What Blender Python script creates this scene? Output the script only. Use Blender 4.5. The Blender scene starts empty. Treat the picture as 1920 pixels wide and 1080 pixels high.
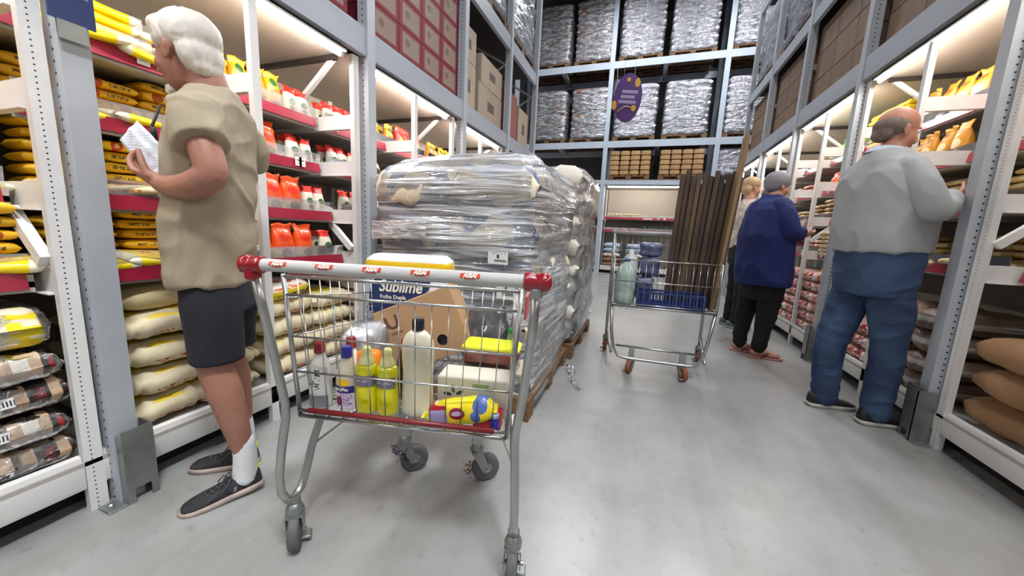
import bpy, math, random
from mathutils import Vector, Matrix, noise
random.seed(7)
S = bpy.context.scene
C = S.collection
PI = math.pi

# ------------------------------------------------------------------ camera
YAW, PITCH, ROLL = math.radians(19.466), math.radians(-8.966), math.radians(2.7)
fw = Vector((-math.sin(YAW) * math.cos(PITCH), math.cos(YAW) * math.cos(PITCH), math.sin(PITCH)))
rt = Vector((math.cos(YAW), math.sin(YAW), 0))
up = rt.cross(fw)
r2 = rt * math.cos(ROLL) + up * math.sin(ROLL)
u2 = -rt * math.sin(ROLL) + up * math.cos(ROLL)
cam_data = bpy.data.cameras.new('camera')
cam = bpy.data.objects.new('camera', cam_data)
C.objects.link(cam)
cam.matrix_world = Matrix(((r2.x, u2.x, -fw.x, 0), (r2.y, u2.y, -fw.y, 0), (r2.z, u2.z, -fw.z, 1.0), (0, 0, 0, 1)))
cam_data.sensor_width = 36
cam_data.lens = 678.2 / 1920 * 36
cam_data.clip_start = 0.02
cam_data.clip_end = 100
S.camera = cam

# ------------------------------------------------------------------ world, lamps of the hall, added key lamp, exposure
W = bpy.data.worlds.new('hall_air')
S.world = W
W.use_nodes = True
W.node_tree.nodes['Background'].inputs[0].default_value = (0.80, 0.88, 1.0, 1)
W.node_tree.nodes['Background'].inputs[1].default_value = 0.26
S.view_settings.view_transform = 'Standard'
S.view_settings.look = 'None'
S.view_settings.exposure = 0.36
S.view_settings.gamma = 1.0
S.view_settings.use_curve_mapping = False
S.cycles.max_bounces = 7
S.cycles.diffuse_bounces = 3
S.cycles.glossy_bounces = 3
S.cycles.transparent_max_bounces = 14
S.cycles.transmission_bounces = 4
S.cycles.caustics_reflective = False
S.cycles.caustics_refractive = False
S.cycles.sample_clamp_indirect = 4


def area(name, loc, sx, sy, power, col=(0.93, 0.96, 1.0), rot=(0, 0, 0), spread=PI):
    l = bpy.data.lights.new(name, 'AREA')
    l.shape = 'RECTANGLE'
    l.size, l.size_y, l.energy, l.color, l.spread = sx, sy, power, col, spread
    o = bpy.data.objects.new(name, l)
    C.objects.link(o)
    o.location = loc
    o.rotation_euler = rot
    return o


HALL_AND_KEY_LAMPS = [(0.1, -1.6), (0.1, 1.6), (0.1, 4.6), (-1.0, 7.6), (1.6, 7.6), (0.1, -4.6)]
for x, y in HALL_AND_KEY_LAMPS:
    area('hall_lamp_light', (x, y, 6.75), 0.5, 1.3, 38 if y < 6 else 130)

HALL_AND_KEY_LAMPS.append((1.5, -0.9))  # unseen fixture made up to go with the key lamp below
area('hall_lamp_light', (1.5, -0.9, 6.74), 0.5, 1.3, 75, rot=(0.20, 0.43, 0), spread=1.25)  # added key lamp, aimed to brighten the near left posts and floor

# ------------------------------------------------------------------ mesh helpers
class MB:
    def __init__(s):
        s.v, s.f, s.m = [], [], []

    def add(s, vs, fs, mi=0, M=None):
        n = len(s.v)
        s.v += [tuple(M @ Vector(p)) for p in vs] if M else [tuple(p) for p in vs]
        s.f += [tuple(i + n for i in f) for f in fs]
        s.m += [mi] * len(fs)
        return s

    def box(s, x0, x1, y0, y1, z0, z1, mi=0, M=None):
        if x0 > x1: x0, x1 = x1, x0
        if y0 > y1: y0, y1 = y1, y0
        vs = [(x, y, z) for z in (z0, z1) for y in (y0, y1) for x in (x0, x1)]
        return s.add(vs, [(0, 2, 3, 1), (4, 5, 7, 6), (0, 1, 5, 4), (2, 6, 7, 3), (0, 4, 6, 2), (1, 3, 7, 5)], mi, M)

    def bbox(s, x0, x1, y0, y1, z0, z1, b=0.004, mi=0, M=None):
        """box with chamfered edges"""
        if x0 > x1: x0, x1 = x1, x0
        if y0 > y1: y0, y1 = y1, y0
        rings = []
        for z, i in ((z0, b), (z0 + b, 0), (z1 - b, 0), (z1, b)):
            a, c, d, e = x0 + i, x1 - i, y0 + i, y1 - i
            k = b
            rings.append([(a + k, d, z), (c - k, d, z), (c, d + k, z), (c, e - k, z), (c - k, e, z), (a + k, e, z), (a, e - k, z), (a, d + k, z)])
        return s.loft(rings, mi=mi, M=M)

    def loft(s, rings, caps=True, mi=0, M=None, closed=True):
        n = len(rings[0])
        vs = [p for r in rings for p in r]
        fs = []
        for i in range(len(rings) - 1):
            for j in range(n if closed else n - 1):
                k = (j + 1) % n
                fs.append((i * n + j, i * n + k, (i + 1) * n + k, (i + 1) * n + j))
        if caps:
            fs.append(tuple(range(n - 1, -1, -1)))
            fs.append(tuple((len(rings) - 1) * n + j for j in range(n)))
        return s.add(vs, fs, mi, M)

    def tube(s, path, r, n=8, mi=0, caps=True, M=None):
        path = [Vector(p) for p in path]
        rs = r if isinstance(r, (list, tuple)) else [r] * len(path)
        rings = []
        ref = None
        for i, p in enumerate(path):
            t = (path[min(i + 1, len(path) - 1)] - path[max(i - 1, 0)]).normalized()
            if ref is None:
                ref = Vector((0, 0, 1)) if abs(t.z) < 0.9 else Vector((1, 0, 0))
            a = t.cross(ref).normalized()
            b = a.cross(t).normalized()
            ref = b
            rings.append([p + (a * math.cos(q) + b * math.sin(q)) * rs[i] for q in (2 * PI * k / n for k in range(n))])
        return s.loft([[tuple(q) for q in r_] for r_ in rings], caps, mi, M)

    def lathe(s, prof, c=(0, 0, 0), n=20, sx=1, sy=1, mi=0, M=None):
        rings = [[(c[0] + r * sx * math.cos(q), c[1] + r * sy * math.sin(q), c[2] + z) for q in (2 * PI * k / n for k in range(n))] for r, z in prof]
        return s.loft(rings, True, mi, M)

    def prism(s, poly, y0, y1, mi=0, M=None):
        """poly in (x,z), extruded along y"""
        a = [(x, y0, z) for x, z in poly]
        b = [(x, y1, z) for x, z in poly]
        return s.loft([a, b], True, mi, M)

    def mesh(s, name, mats, smooth=False):
        me = bpy.data.meshes.new(name)
        me.from_pydata(s.v, [], s.f)
        for m in (mats if isinstance(mats, (list, tuple)) else [mats]):
            me.materials.append(m)
        if any(s.m):
            me.polygons.foreach_set('material_index', s.m)
        if smooth is True:
            me.polygons.foreach_set('use_smooth', [True] * len(s.f))
        elif smooth:
            me.polygons.foreach_set('use_smooth', [True] * len(s.f))
            me.set_sharp_from_angle(angle=smooth)
        me.update()
        return me

    def obj(s, name, mats, parent=None, smooth=False, loc=None):
        me = s.mesh(name, mats, smooth)
        o = bpy.data.objects.new(name, me)
        C.objects.link(o)
        if parent: o.parent = parent
        if loc: o.location = loc
        return o


def tag(o, label=None, cat=None, group=None, kind=None):
    if label: o['label'] = label
    if cat: o['category'] = cat
    if group: o['group'] = group
    if kind: o['kind'] = kind
    return o


def thing(name, label, cat, loc=(0, 0, 0), rz=0, group=None):
    o = bpy.data.objects.new(name, None)
    C.objects.link(o)
    o.empty_display_size = 0.05
    o.location = loc
    o.rotation_euler = (0, 0, rz)
    return tag(o, label, cat, group)


def put(me, name, label, cat, group, loc, rot=(0, 0, 0), sc=(1, 1, 1)):
    o = bpy.data.objects.new(name, me)
    C.objects.link(o)
    o.location, o.rotation_euler, o.scale = loc, rot, sc
    return tag(o, label, cat, group)


def text_mesh(s, size, mat, depth=0.0004, shear=0, squeeze=1, bold=0):
    cu = bpy.data.curves.new('t', 'FONT')
    cu.body, cu.size, cu.extrude, cu.align_x, cu.align_y, cu.shear = s, size, depth, 'CENTER', 'CENTER', shear
    cu.offset = bold
    cu.resolution_u = 3
    o = bpy.data.objects.new('t', cu)
    C.objects.link(o)
    dg = bpy.context.evaluated_depsgraph_get()
    me = bpy.data.meshes.new_from_object(o.evaluated_get(dg))
    bpy.data.objects.remove(o)
    for v in me.vertices: v.co.x *= squeeze
    me.materials.clear()
    me.materials.append(mat)
    return me


def put_part(me, name, parent, loc, rot=(0, 0, 0)):
    o = bpy.data.objects.new(name, me)
    C.objects.link(o)
    o.parent, o.location, o.rotation_euler = parent, loc, rot
    return o


# ------------------------------------------------------------------ materials
def nd(nt, t, **k):
    n = nt.nodes.new(t)
    for a, b in k.items(): setattr(n, a, b)
    return n


def c4(c): return (c[0], c[1], c[2], 1)


def srgb(r, g, b):
    f = lambda u: (u / 255 / 12.92) if u / 255 < 0.04045 else ((u / 255 + 0.055) / 1.055) ** 2.4
    return (f(r), f(g), f(b))


def mat(name, col, rough=0.5, metal=0, var=0.0, vscale=6, col2=None, bump=0, bscale=40, coat=0, shapes=(), axes='yz', rnd=0.0, spec=0.5, sub=0, stretch=(1, 1, 1), coord='Object', bd=0.01):
    m = bpy.data.materials.new(name)
    m.use_nodes = True
    nt = m.node_tree
    b = nt.nodes['Principled BSDF']
    L = nt.links.new
    b.inputs['Roughness'].default_value = rough
    b.inputs['Metallic'].default_value = metal
    b.inputs['Coat Weight'].default_value = coat
    b.inputs['Specular IOR Level'].default_value = spec
    if sub:
        b.inputs['Subsurface Weight'].default_value = sub
        b.inputs['Subsurface Radius'].default_value = (0.02, 0.008, 0.004)
    tc = nd(nt, 'ShaderNodeTexCoord')
    mp = nd(nt, 'ShaderNodeMapping')
    mp.inputs['Scale'].default_value = stretch
    L(tc.outputs[coord], mp.inputs[0])
    out = None
    rgb = nd(nt, 'ShaderNodeRGB')
    rgb.outputs[0].default_value = c4(col)
    out = rgb.outputs[0]
    if var or col2:
        nz = nd(nt, 'ShaderNodeTexNoise')
        nz.inputs['Scale'].default_value = vscale
        nz.inputs['Detail'].default_value = 4
        L(mp.outputs[0], nz.inputs['Vector'])
        rp = nd(nt, 'ShaderNodeValToRGB')
        rp.color_ramp.elements[0].position = 0.35
        rp.color_ramp.elements[1].position = 0.65
        a = [x * (1 - var) for x in col]
        c = col2 if col2 else [min(1, x * (1 + var)) for x in col]
        rp.color_ramp.elements[0].color = c4(a)
        rp.color_ramp.elements[1].color = c4(c)
        L(nz.outputs['Fac'], rp.inputs[0])
        out = rp.outputs[0]
    if shapes:
        sp = nd(nt, 'ShaderNodeSeparateXYZ')
        L(tc.outputs['Generated'], sp.inputs[0])
        ua, va = sp.outputs['XYZ'.index(axes[0].upper())], sp.outputs['XYZ'.index(axes[1].upper())]
        for sh in shapes:
            k, cu_, cv, ru, rv, cc = sh[:6]

            def absn(src, c0, r):
                s1 = nd(nt, 'ShaderNodeMath', operation='SUBTRACT'); L(src, s1.inputs[0]); s1.inputs[1].default_value = c0
                s2 = nd(nt, 'ShaderNodeMath', operation='DIVIDE'); L(s1.outputs[0], s2.inputs[0]); s2.inputs[1].default_value = r
                s3 = nd(nt, 'ShaderNodeMath', operation='ABSOLUTE'); L(s2.outputs[0], s3.inputs[0])
                return s3.outputs[0]
            if k == 's':   # stripes: period ru, duty rv
                s1 = nd(nt, 'ShaderNodeMath', operation='DIVIDE'); L(ua, s1.inputs[0]); s1.inputs[1].default_value = ru
                s2 = nd(nt, 'ShaderNodeMath', operation='FRACT'); L(s1.outputs[0], s2.inputs[0])
                s3 = nd(nt, 'ShaderNodeMath', operation='DIVIDE'); L(s2.outputs[0], s3.inputs[0]); s3.inputs[1].default_value = rv
                dd = s3.outputs[0]
            else:
                a_, b_ = absn(ua, cu_, ru), absn(va, cv, rv)
                if k == 'b':
                    mx = nd(nt, 'ShaderNodeMath', operation='MAXIMUM'); L(a_, mx.inputs[0]); L(b_, mx.inputs[1])
                else:
                    p1 = nd(nt, 'ShaderNodeMath', operation='MULTIPLY'); L(a_, p1.inputs[0]); L(a_, p1.inputs[1])
                    mx = nd(nt, 'ShaderNodeMath', operation='MULTIPLY_ADD'); L(b_, mx.inputs[0]); L(b_, mx.inputs[1]); L(p1.outputs[0], mx.inputs[2])
                dd = mx.outputs[0]
            lt = nd(nt, 'ShaderNodeMath', operation='LESS_THAN'); L(dd, lt.inputs[0]); lt.inputs[1].default_value = 1
            fac = lt.outputs[0]
            if k == 'n' or len(sh) > 6:  # broken print: multiply by noise mask
                nz = nd(nt, 'ShaderNodeTexNoise'); nz.inputs['Scale'].default_value = sh[6]; nz.inputs['Detail'].default_value = 1
                mp3 = nd(nt, 'ShaderNodeMapping'); mp3.inputs['Scale'].default_value = (1, 1, 3)
                L(tc.outputs['Object'], mp3.inputs[0]); L(mp3.outputs[0], nz.inputs['Vector'])
                g = nd(nt, 'ShaderNodeMath', operation='GREATER_THAN'); L(nz.outputs['Fac'], g.inputs[0]); g.inputs[1].default_value = 0.5
                mm = nd(nt, 'ShaderNodeMath', operation='MULTIPLY'); L(fac, mm.inputs[0]); L(g.outputs[0], mm.inputs[1]); fac = mm.outputs[0]
            mx2 = nd(nt, 'ShaderNodeMix', data_type='RGBA')
            L(fac, mx2.inputs['Factor']); L(out, mx2.inputs['A']); mx2.inputs['B'].default_value = c4(cc)
            out = mx2.outputs['Result']
    if rnd:
        oi = nd(nt, 'ShaderNodeObjectInfo')
        hs = nd(nt, 'ShaderNodeHueSaturation')
        mr = nd(nt, 'ShaderNodeMapRange'); L(oi.outputs['Random'], mr.inputs[0]); mr.inputs[3].default_value = 1 - rnd; mr.inputs[4].default_value = 1 + rnd
        L(mr.outputs[0], hs.inputs['Value']); L(out, hs.inputs['Color'])
        out = hs.outputs[0]
    L(out, b.inputs['Base Color'])
    if bump:
        nz = nd(nt, 'ShaderNodeTexNoise'); nz.inputs['Scale'].default_value = bscale; nz.inputs['Detail'].default_value = 3
        L(mp.outputs[0], nz.inputs['Vector'])
        bp = nd(nt, 'ShaderNodeBump'); bp.inputs['Strength'].default_value = bump; bp.inputs['Distance'].default_value = bd
        L(nz.outputs['Fac'], bp.inputs['Height']); L(bp.outputs[0], b.inputs['Normal'])
    return m


def emit(name, col, s):
    m = bpy.data.materials.new(name); m.use_nodes = True
    nt = m.node_tree; nt.nodes.clear()
    e = nd(nt, 'ShaderNodeEmission'); e.inputs[0].default_value = c4(col); e.inputs[1].default_value = s
    o = nd(nt, 'ShaderNodeOutputMaterial'); nt.links.new(e.outputs[0], o.inputs[0])
    return m


def film(name, col=(0.95, 0.97, 1), opac=0.25, rough=0.12, bump=0.6, bscale=14, stretch=(1, 1, 1), streak=0.0, milk=0.1, metalstreak=0, bd=0.02):
    """clear plastic film: see-through, glossy, wrinkled"""
    m = bpy.data.materials.new(name); m.use_nodes = True
    nt = m.node_tree; nt.nodes.clear(); L = nt.links.new
    o = nd(nt, 'ShaderNodeOutputMaterial')
    tr = nd(nt, 'ShaderNodeBsdfTransparent'); tr.inputs[0].default_value = c4((0.97, 0.97, 0.97))
    gl = nd(nt, 'ShaderNodeBsdfGlossy'); gl.inputs['Roughness'].default_value = rough; gl.inputs[0].default_value = c4(col)
    df = nd(nt, 'ShaderNodeBsdfDiffuse'); df.inputs[0].default_value = c4(col)
    tc = nd(nt, 'ShaderNodeTexCoord'); mp = nd(nt, 'ShaderNodeMapping'); mp.inputs['Scale'].default_value = stretch
    L(tc.outputs['Object'], mp.inputs[0])
    nz = nd(nt, 'ShaderNodeTexNoise'); nz.inputs['Scale'].default_value = bscale; nz.inputs['Detail'].default_value = 3; nz.inputs['Distortion'].default_value = 0.6
    L(mp.outputs[0], nz.inputs['Vector'])
    bp = nd(nt, 'ShaderNodeBump'); bp.inputs['Strength'].default_value = bump; bp.inputs['Distance'].default_value = bd
    L(nz.outputs['Fac'], bp.inputs['Height'])
    L(bp.outputs[0], gl.inputs['Normal']); L(bp.outputs[0], df.inputs['Normal'])
    fr = nd(nt, 'ShaderNodeFresnel'); fr.inputs[0].default_value = 1.45; L(bp.outputs[0], fr.inputs['Normal'])
    rp = nd(nt, 'ShaderNodeMapRange'); L(nz.outputs['Fac'], rp.inputs[0])
    rp.inputs[1].default_value = 0.45; rp.inputs[2].default_value = 0.75; rp.inputs[3].default_value = milk * 0.5; rp.inputs[4].default_value = min(1, milk + streak)
    m1 = nd(nt, 'ShaderNodeMixShader'); L(rp.outputs[0], m1.inputs[0]); L(tr.outputs[0], m1.inputs[1]); L(df.outputs[0], m1.inputs[2])
    ad = nd(nt, 'ShaderNodeMath', operation='ADD'); L(fr.outputs[0], ad.inputs[0]); ad.inputs[1].default_value = opac; ad.use_clamp = True
    m2 = nd(nt, 'ShaderNodeMixShader'); L(ad.outputs[0], m2.inputs[0]); L(m1.outputs[0], m2.inputs[1]); L(gl.outputs[0], m2.inputs[2])
    L(m2.outputs[0], o.inputs[0])
    return m


def perforated(name, col, pitch=0.028, hr=0.0035, axis='x', rough=0.35, off=0.0):
    """painted steel with a line of small punched holes seen as dark dots (Object coordinates, axis = face normal)"""
    m = mat(name, col, rough, 0, var=0.04, vscale=9)
    nt = m.node_tree; L = nt.links.new
    b = nt.nodes['Principled BSDF']
    src = b.inputs['Base Color'].links[0].from_socket
    tc = nd(nt, 'ShaderNodeTexCoord'); sp = nd(nt, 'ShaderNodeSeparateXYZ'); L(tc.outputs['Object'], sp.inputs[0])
    z = nd(nt, 'ShaderNodeMath', operation='DIVIDE'); L(sp.outputs[2], z.inputs[0]); z.inputs[1].default_value = pitch
    f = nd(nt, 'ShaderNodeMath', operation='FRACT'); L(z.outputs[0], f.inputs[0])
    s = nd(nt, 'ShaderNodeMath', operation='SUBTRACT'); L(f.outputs[0], s.inputs[0]); s.inputs[1].default_value = 0.5
    s2 = nd(nt, 'ShaderNodeMath', operation='MULTIPLY'); L(s.outputs[0], s2.inputs[0]); s2.inputs[1].default_value = pitch
    u = nd(nt, 'ShaderNodeMath', operation='SUBTRACT'); L(sp.outputs['XYZ'.index(axis.upper())], u.inputs[0]); u.inputs[1].default_value = off
    q = nd(nt, 'ShaderNodeMath', operation='MULTIPLY'); L(s2.outputs[0], q.inputs[0]); L(s2.outputs[0], q.inputs[1])
    q2 = nd(nt, 'ShaderNodeMath', operation='MULTIPLY_ADD'); L(u.outputs[0], q2.inputs[0]); L(u.outputs[0], q2.inputs[1]); L(q.outputs[0], q2.inputs[2])
    lt = nd(nt, 'ShaderNodeMath', operation='LESS_THAN'); L(q2.outputs[0], lt.inputs[0]); lt.inputs[1].default_value = hr * hr
    mx = nd(nt, 'ShaderNodeMix', data_type='RGBA'); L(lt.outputs[0], mx.inputs['Factor']); L(src, mx.inputs['A']); mx.inputs['B'].default_value = (0.012, 0.012, 0.014, 1)
    L(mx.outputs['Result'], b.inputs['Base Color'])
    return m


M_white = mat('white_paint', (0.80, 0.79, 0.77), 0.35, var=0.03)
M_perf = perforated('white_perforated', (0.80, 0.79, 0.77), pitch=0.016, hr=0.0024, axis='y', off=-0.004)
M_perfx = perforated('white_perforated_side', (0.80, 0.79, 0.77), pitch=0.03, hr=0.0045, axis='y')
M_grey = mat('grey_blue_paint', srgb(178, 183, 189), 0.4, var=0.05, vscale=3)
M_greyperf = perforated('grey_blue_perforated', srgb(178, 183, 189), pitch=0.032, hr=0.0045, axis='x')
M_beam = mat('grey_beam_paint', srgb(164, 170, 180), 0.4, var=0.08, vscale=2, stretch=(1, 0.3, 3))
M_beige = mat('beige_panel', srgb(190, 180, 166), 0.6, var=0.03, vscale=2)
M_under = mat('shelf_grey', srgb(178, 174, 168), 0.55, var=0.04, vscale=3)
M_red = mat('red_price_strip', srgb(152, 26, 54), 0.3, var=0.05, vscale=20, coat=0.3)
M_dark = mat('dark_plinth', (0.008, 0.006, 0.007), 0.7)
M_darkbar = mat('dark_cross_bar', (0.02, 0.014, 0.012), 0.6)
M_galv = mat('galvanised_steel', srgb(150, 155, 152), 0.38, 0.75, var=0.18, vscale=7, bump=0.05)
M_chrome = mat('zinc_wire', srgb(190, 192, 192), 0.22, 0.95, var=0.05)
M_steel = mat('brushed_zinc_tube', srgb(178, 180, 178), 0.3, 0.9, var=0.08, vscale=12)
M_black = mat('black_rubber', (0.012, 0.012, 0.012), 0.5)
M_paper = mat('white_paper', (0.85, 0.86, 0.88), 0.7, var=0.02)
M_tagp = mat('price_tag_paper', (0.82, 0.82, 0.80), 0.5, shapes=[('b', .5, .62, .25, .07, (0.05, 0.05, 0.05)), ('b', .5, .3, .30, .03, (0.25, 0.25, 0.25))], axes='yz')
M_lip = film('clear_lip', opac=0.06, rough=0.08, bump=0.0, milk=0.30)
M_wood = mat('pallet_wood', srgb(120, 88, 60), 0.75, var=0.25, vscale=8, bump=0.2, stretch=(1, 1, 6))
M_tube = emit('led_tube_light', (1.0, 0.95, 0.88), 66)

# ------------------------------------------------------------------ the hall
def struct(name, mb, m, smooth=False):
    o = mb.obj(name, m, None, smooth)
    o['kind'] = 'structure'
    return o


M_floor = mat('polished_concrete', srgb(158, 158, 156), 0.30, var=0.0, spec=0.45)
nt = M_floor.node_tree; L = nt.links.new; bs = nt.nodes['Principled BSDF']
tc = nd(nt, 'ShaderNodeTexCoord')
n1 = nd(nt, 'ShaderNodeTexNoise'); n1.inputs['Scale'].default_value = 1.6; n1.inputs['Detail'].default_value = 6; n1.inputs['Roughness'].default_value = 0.65
n2 = nd(nt, 'ShaderNodeTexNoise'); n2.inputs['Scale'].default_value = 26; n2.inputs['Detail'].default_value = 5
L(tc.outputs['Object'], n1.inputs['Vector']); L(tc.outputs['Object'], n2.inputs['Vector'])
r1 = nd(nt, 'ShaderNodeValToRGB'); r1.color_ramp.elements[0].position = 0.3; r1.color_ramp.elements[1].position = 0.7
r1.color_ramp.elements[0].color = c4(srgb(140, 139, 136)); r1.color_ramp.elements[1].color = c4(srgb(168, 169, 168))
L(n1.outputs['Fac'], r1.inputs[0])
# worn speckle spots
r3 = nd(nt, 'ShaderNodeValToRGB'); r3.color_ramp.elements[0].position = 0.28; r3.color_ramp.elements[1].position = 0.40
r3.color_ramp.elements[0].color = (0.84, 0.84, 0.84, 1); r3.color_ramp.elements[1].color = (1, 1, 1, 1)
L(n2.outputs['Fac'], r3.inputs[0])
mx = nd(nt, 'ShaderNodeMix', data_type='RGBA', blend_type='MULTIPLY'); mx.inputs['Factor'].default_value = 1
L(r1.outputs[0], mx.inputs['A']); L(r3.outputs[0], mx.inputs['B'])
# tyre and dirt streaks that run along the aisle
mp = nd(nt, 'ShaderNodeMapping'); mp.inputs['Rotation'].default_value = (0, 0, math.radians(8)); mp.inputs['Scale'].default_value = (5, 0.45, 1)
n4 = nd(nt, 'ShaderNodeTexNoise'); n4.inputs['Scale'].default_value = 1; n4.inputs['Detail'].default_value = 3
L(tc.outputs['Object'], mp.inputs[0]); L(mp.outputs[0], n4.inputs['Vector'])
r4 = nd(nt, 'ShaderNodeValToRGB'); r4.color_ramp.elements[0].position = 0.30; r4.color_ramp.elements[1].position = 0.52
r4.color_ramp.elements[0].color = (0.88, 0.86, 0.84, 1); r4.color_ramp.elements[1].color = (1, 1, 1, 1)
L(n4.outputs['Fac'], r4.inputs[0])
mx2 = nd(nt, 'ShaderNodeMix', data_type='RGBA', blend_type='MULTIPLY'); mx2.inputs['Factor'].default_value = 1
L(mx.outputs['Result'], mx2.inputs['A']); L(r4.outputs[0], mx2.inputs['B'])
L(mx2.outputs['Result'], bs.inputs['Base Color'])
rr = nd(nt, 'ShaderNodeMapRange'); L(n1.outputs['Fac'], rr.inputs[0]); rr.inputs[3].default_value = 0.23; rr.inputs[4].default_value = 0.36
L(rr.outputs[0], bs.inputs['Roughness'])

M_wall = mat('grey_wall', srgb(150, 148, 146), 0.8, var=0.05, vscale=1)
M_ceil = mat('dark_ceiling', srgb(110, 110, 112), 0.9)
struct('floor', MB().box(-7, 7, -6, 13, -0.1, 0), M_floor)
struct('ceiling', MB().box(-7, 7, -6, 13, 7.3, 7.4), M_ceil)
struct('wall_back', MB().box(-7, 7, 12.0, 12.1, 0, 7.3), M_wall)
struct('wall_left', MB().box(-5.1, -5.0, -6, 12.0, 0, 7.3), M_wall)
struct('wall_right', MB().box(5.0, 5.1, -6, 12.0, 0, 7.3), M_wall)
for i, (x, y) in enumerate(HALL_AND_KEY_LAMPS):  # the last fixture belongs to the added key lamp
    t = thing('high_bay_lamp', 'white linear ceiling lamp hanging over the aisle', 'lamp', (x, y, 6.78), 0, 'ceiling lamps over the aisle')
    MB().bbox(-0.28, 0.28, -0.7, 0.7, 0.0, 0.09, 0.01).obj('housing', M_white, t)
    MB().box(-0.24, 0.24, -0.64, 0.64, -0.012, -0.002).obj('diffuser', emit('lamp_diffuser', (0.93, 0.96, 1), 3), t)
    MB().tube([(0, -0.5, 0.09), (0, -0.5, 0.52)], 0.006).tube([(0, 0.5, 0.09), (0, 0.5, 0.52)], 0.006).obj('hanger', M_steel, t)

# ------------------------------------------------------------------ shelving units
XL, XR = -1.66, 1.5
LVL = {'B': [(1.14, 0.05), (1.47, 0.1)], 'L': [(0.79, 0.09), (1.045, 0.16), (1.33, 0.25), (1.595, 0.27)], 'R': [(0.91, 0.13), (1.235, 0.17), (1.565, 0.28), (1.88, 0.31)]}
DECK = {'L': 1.955, 'R': 2.25, 'B': 2.27}
DEPTH = 0.86


def unit(side, y0, y1, label, mid=True):
    s = 1 if side == 'R' else -1
    X = XL if side == 'L' else XR
    dk = DECK[side]
    t = thing('shelving_unit', label, 'shelving', (X, y0, 0) if side != 'B' else (y0, 9.98, 0), 0 if side != 'B' else -PI / 2)
    n = y1 - y0
    B = lambda mb, d0, d1, a, b, z0, z1, mi=0: mb.box(s * d0, s * d1, a, b, z0, z1, mi)
    # uprights
    ys = [(n - 0.044, n, True)]
    if mid: ys.append((n / 2 - 0.018, n / 2 + 0.018, False))
    for a, b, big in ys:
        mb = MB()
        c = (b - a) / 2
        B(mb, 0, 0.028 if big else 0.03, -c, c, 0.0, dk)
        o = mb.obj('upright', M_perf if big else M_white, t)
        o.location = (0, (a + b) / 2, 0)
        mb = MB(); B(mb, DEPTH - 0.05, DEPTH, -c, c, 0.0, dk)
        o = mb.obj('upright', M_white, t); o.location = (0, (a + b) / 2, 0)
        for k, (z, d) in enumerate(LVL[side]):
            mb = MB(); B(mb, 0.03, DEPTH - 0.05, a + 0.004, a + 0.016, z - 0.045, z + 0.035)
            B(mb, 0.03, DEPTH - 0.05, a - 0.012, a + 0.016, z - 0.050, z - 0.045)
            mb.obj('bracket', M_white, t)
        if side == 'B': continue
        zz = LVL[side][1][0]
        e = 0.011
        def brace(d0, z0, d1, z1, w=0.018):
            v = Vector((d1 - d0, 0, z1 - z0)).normalized(); p = Vector((-v.z, 0, v.x)) * w
            q = [(d0 + p.x, z0 + p.z), (d0 - p.x, z0 - p.z), (d1 - p.x, z1 - p.z), (d1 + p.x, z1 + p.z)]
            MB().prism([(s * x, z) for x, z in q], a - 0.02, a + 0.006).obj('brace', M_white, t)
        brace(0.19, zz - 0.05, 0.03, zz - 0.20)
        if big:
            brace(0.12, dk - 0.005, 0.42, dk - 0.24, 0.012)
            mb = MB(); B(mb, 0.10, DEPTH, a - 0.03, a - 0.008, dk - 0.03, dk - 0.002); mb.obj('cross_bar', M_darkbar, t)
    # shelves
    for k, (z, d) in enumerate(LVL[side]):
        mb = MB(); B(mb, d, DEPTH, 0.002, n - 0.06, z - 0.03, z - 0.012)
        B(mb, d, d + 0.015, 0.002, n - 0.06, z - 0.045, z + 0.01)
        sh = mb.obj('shelf', M_under, t)
        mb = MB()
        mb.prism([(s * (d - 0.002), z - 0.032), (s * (d - 0.014), z - 0.034), (s * (d - 0.004), z + 0.018), (s * (d + 0.002), z + 0.018)], 0.002, n - 0.075)
        st = mb.obj('price_strip', M_red, sh)
        mb = MB(); mb.prism([(s * (d + 0.004), z + 0.018), (s * (d + 0.001), z + 0.018), (s * (d - 0.006), z + 0.075), (s * (d - 0.003), z + 0.075)], 0.002, n - 0.065)
        mb.obj('lip', M_lip, sh)
        rg = random.Random(hash((side, round(y0, 2), k)) & 1023 if False else int(y0 * 10) + k * 7 + 3)
        for q in range(2):
            yy = rg.uniform(0.05, n - 0.15)
            MB().box(0, s * 0.002, -0.02, 0.02, 0, 0.05).obj('price_tag', M_tagp, sh, loc=(s * (d - 0.018), yy, z - 0.02))
    # base, plinth, back and top panels
    mb = MB(); B(mb, 0.0, DEPTH, 0.0, n - 0.001, 0.165, 0.18); mb.obj('base_shelf', M_under, t)
    mb = MB(); mb.prism([(0, 0.095), (0, 0.165), (s * 0.008, 0.17), (s * 0.012, 0.195), (s * 0.03, 0.20), (s * 0.03, 0.085), (s * 0.004, 0.085)], 0.0, n - 0.046)
    B(mb, 0.03, 0.05, n - 0.05, n + 0.0, 0.09, 0.19)
    mb.obj('base_rail', M_white, t, 0.5)
    mb = MB(); B(mb, 0.10, 0.12, 0.0, n, 0.0, 0.16); mb.obj('plinth', M_dark, t)
    mb = MB(); B(mb, DEPTH, DEPTH + 0.015, 0.0, n, 0.0, dk); mb.obj('back_panel', M_beige, t)
    mb = MB(); B(mb, 0.05, DEPTH, 0.0, n, dk, dk + 0.012); mb.obj('top_panel', M_beige, t)
    return t


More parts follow.
